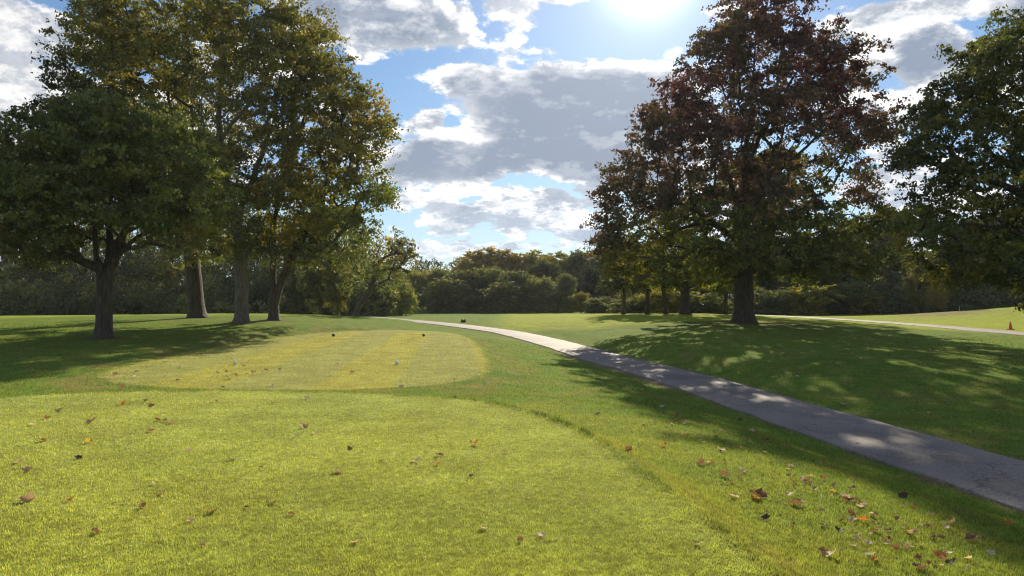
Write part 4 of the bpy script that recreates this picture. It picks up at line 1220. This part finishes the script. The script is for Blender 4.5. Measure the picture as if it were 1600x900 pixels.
grp.interface.new_socket('Dir', in_out='INPUT', socket_type='NodeSocketVector')
grp.interface.new_socket('Density', in_out='OUTPUT', socket_type='NodeSocketFloat')
grp.interface.new_socket('Detail', in_out='OUTPUT', socket_type='NodeSocketFloat')
gi = grp.nodes.new('NodeGroupInput'); go = grp.nodes.new('NodeGroupOutput')
e = E(grp)
d = gi.outputs[0]
x, y, z = e.sep(d)
zz = e.m('ADD', e.m('MAXIMUM', z, -.02), .42)
P = e.comb(e.m('DIVIDE', x, zz), e.m('DIVIDE', y, zz), e.m('DIVIDE', e.m('MULTIPLY', z, 1.7), zz))
az = e.m('ARCTAN2', x, y); el = e.m('ARCSINE', z)
wn = e.noise(P, 3.0, 4, .55, out=1)
wv = e.v('MULTIPLY', e.v('SUBTRACT', wn, (.5, .5, .5)), (.16, .10, 0))
ae = e.v('ADD', e.comb(az, el, 0), wv)
acc = None
for (px, py, hw, hh, w) in BL:
    a0, e0 = azel(px, py); ra = hw / F * 1.3; re = hh / F * 1.3
    q = e.v('MULTIPLY_ADD', ae, (1 / ra, 1 / re, 0), (-a0 / ra, -e0 / re, 0))
    ln = e.v('LENGTH', q, out=1)
    c = e.sm(ln, 1.15, .3, 0., w)
    acc = c if acc is None else e.m('SMOOTH_MAX', acc, c, .1)
gen = e.sm(e.noise(P, 1.6, 3, .5), .5, .68, 0., .75)
outm = e.sm(e.m('ABSOLUTE', az), .62, .85)
outm = e.m('MAXIMUM', outm, e.sm(el, .42, .55))
small = e.m('MULTIPLY', e.sm(e.noise(P, 5.0, 2, .5), .40, .60, 0., .36), e.sm(z, .36, .10, .85, 1.35))
acc = e.m('MAXIMUM', acc, small)
acc = e.m('MAXIMUM', acc, e.m('MULTIPLY', gen, outm))
grp.links.new(acc, go.inputs[0]); grp.links.new(P, go.inputs[1])

g2 = bpy.data.node_groups.new('cloud_billows', 'ShaderNodeTree')
g2.interface.new_socket('Dir', in_out='INPUT', socket_type='NodeSocketVector')
g2.interface.new_socket('Billow', in_out='OUTPUT', socket_type='NodeSocketFloat')
gi2 = g2.nodes.new('NodeGroupInput'); go2 = g2.nodes.new('NodeGroupOutput')
e = E(g2)
x, y, z = e.sep(gi2.outputs[0])
zz = e.m('ADD', e.m('MAXIMUM', z, -.02), .42)
P = e.comb(e.m('DIVIDE', x, zz), e.m('DIVIDE', y, zz), e.m('DIVIDE', e.m('MULTIPLY', z, 1.7), zz))
n1 = e.noise(P, 8.0, 8, .60, lac=2.15)
n2 = e.noise(P, 24.0, 5, .65)
nn = e.m('ADD', e.m('MULTIPLY', e.m('SUBTRACT', n1, .5), 1.25), e.m('MULTIPLY', e.m('SUBTRACT', n2, .5), .5))
g2.links.new(nn, go2.inputs[0])

e = E(nt)
tc = nt.nodes.new('ShaderNodeTexCoord')
D = e.v('NORMALIZE', tc.outputs['Generated'])
def cg(v, gr):
    n = nt.nodes.new('ShaderNodeGroup'); n.node_tree = gr; L(v, n.inputs[0]); return n.outputs
sunv = tuple(float(v) for v in SUN)
acc = cg(D, grp)[0]
b0 = cg(D, g2)[0]
tos = e.v('NORMALIZE', e.v('SUBTRACT', sunv, D))
D2 = e.v('NORMALIZE', e.v('ADD', D, e.v('ADD', e.v('SCALE', tos, .010), (0, 0, .012))))
b1 = cg(D2, g2)[0]
dens = e.m('SUBTRACT', e.m('ADD', acc, b0), .30)
alpha = e.sm(dens, -.05, .13)
lit = e.m('SUBTRACT', b0, b1)                                 # thinner towards the sun: bright edge
thick = e.sm(e.m('ADD', e.m('SUBTRACT', acc, .30), e.m('MULTIPLY', b0, .62)), .0, .58)
edge = e.sm(lit, -.10, .24)
thin = e.m('SUBTRACT', 1.0, thick)
soft = e.m('MULTIPLY', e.m('SUBTRACT', e.noise(cg(D, grp)[1], 6.5, 5, .55), .5), 1.5)
bright = e.m('ADD', e.m('ADD', soft, e.m('MULTIPLY', thin, .76)), e.m('MULTIPLY', e.m('MULTIPLY', e.m('SUBTRACT', edge, .35), e.m('ADD', thin, .28)), 1.0), clamp=True)
cosS = e.v('DOT_PRODUCT', D, sunv, out=1)
near = e.sm(cosS, .80, 1.0)
colr = e.mix(bright, (.32, .385, .50), (1.10, 1.08, 1.05))
colr = e.v('SCALE', colr, e.m('ADD', 1.0, e.m('MULTIPLY', e.m('MULTIPLY', near, bright), .35)))
sky = nt.nodes.new('ShaderNodeTexSky'); sky.sky_type = 'NISHITA'; sky.sun_disc = False
sky.sun_elevation = SUN_EL; sky.sun_rotation = SUN_AZ
sky.air_density = 1.2; sky.dust_density = .15; sky.ozone_density = 2.2; sky.altitude = 200
SKY_STR = .10
skc = e.v('MULTIPLY', sky.outputs[0], (SKY_STR * .53, SKY_STR * .62, SKY_STR * .73))
# hazy aureole round the sun
sp1 = e.m('POWER', e.m('MAXIMUM', cosS, 0.0), 900.0); sp2 = e.m('POWER', e.m('MAXIMUM', cosS, 0.0), 60.0)
aur = e.m('ADD', e.m('MULTIPLY', sp1, 1.3), e.m('MULTIPLY', sp2, .20))
skc = e.v('ADD', skc, e.v('SCALE', e.comb(1.0, .98, .93), aur))
CLD = .70
cl = e.v('SCALE', colr, CLD)
cl = e.v('ADD', cl, e.v('SCALE', e.comb(1.0, .98, .93), e.m('MULTIPLY', aur, .6)))
# low clouds pale into the horizon air
_, _, dz = e.sep(D)
hz = e.sm(dz, .20, .0, 0., .5)
fin = e.mix(alpha, skc, cl)
fin = e.mix(hz, fin, (.40, .53, .70))
bg = nt.nodes.new('ShaderNodeBackground'); L(fin, bg.inputs[0]); bg.inputs[1].default_value = 1.0
wo = nt.nodes.new('ShaderNodeOutputWorld'); L(bg.outputs[0], wo.inputs[0])

# ------------------------------------------------------------------ haze
HZ = .00018
hm, hnt, hout = mat('haze_air')
pv = N(hnt, 'ShaderNodeVolumePrincipled'); pv.inputs['Color'].default_value = (.86, .90, .95, 1); pv.inputs['Density'].default_value = HZ; pv.inputs['Anisotropy'].default_value = .25
hnt.links.new(pv.outputs[0], hout.inputs['Volume'])
def hbox(x0, x1, y0, y1, z0, z1):
    V = np.array([(x, y, z) for x in (x0, x1) for y in (y0, y1) for z in (z0, z1)])
    return V, np.array([(0, 1, 3, 2), (4, 6, 7, 5), (0, 4, 5, 1), (2, 3, 7, 6), (0, 2, 6, 4), (1, 5, 7, 3)])
if HZ > 0:
    V, Fq = hbox(-1560, 1560, -1560, 1560, -4.0, 40.0)
    tag(mesh_obj('haze', V, Fq, hm), 'thin pale autumn haze in front of the far trees', 'haze', kind='stuff')

# ------------------------------------------------------------------ sun
sd_ = bpy.data.lights.new('sun', 'SUN'); sd_.energy = 5.0; sd_.angle = R(.53); sd_.color = (1.0, .90, .70)
so = bpy.data.objects.new('sun', sd_); COL.objects.link(so)
so.rotation_euler = Vector([-float(v) for v in SUN]).to_track_quat('-Z', 'Y').to_euler()

# ------------------------------------------------------------------ render settings
SC.render.engine = 'CYCLES'
SC.view_settings.view_transform = 'Standard'; SC.view_settings.look = 'None'
SC.view_settings.exposure = 0.52; SC.view_settings.gamma = 1.0; SC.view_settings.use_curve_mapping = False
SC.cycles.pixel_filter_type = 'BLACKMAN_HARRIS'; SC.cycles.filter_width = 1.15
SC.cycles.max_bounces = 5; SC.cycles.diffuse_bounces = 3; SC.cycles.transmission_bounces = 3; SC.cycles.glossy_bounces = 2
SC.render.resolution_x = 1024; SC.render.resolution_y = 576
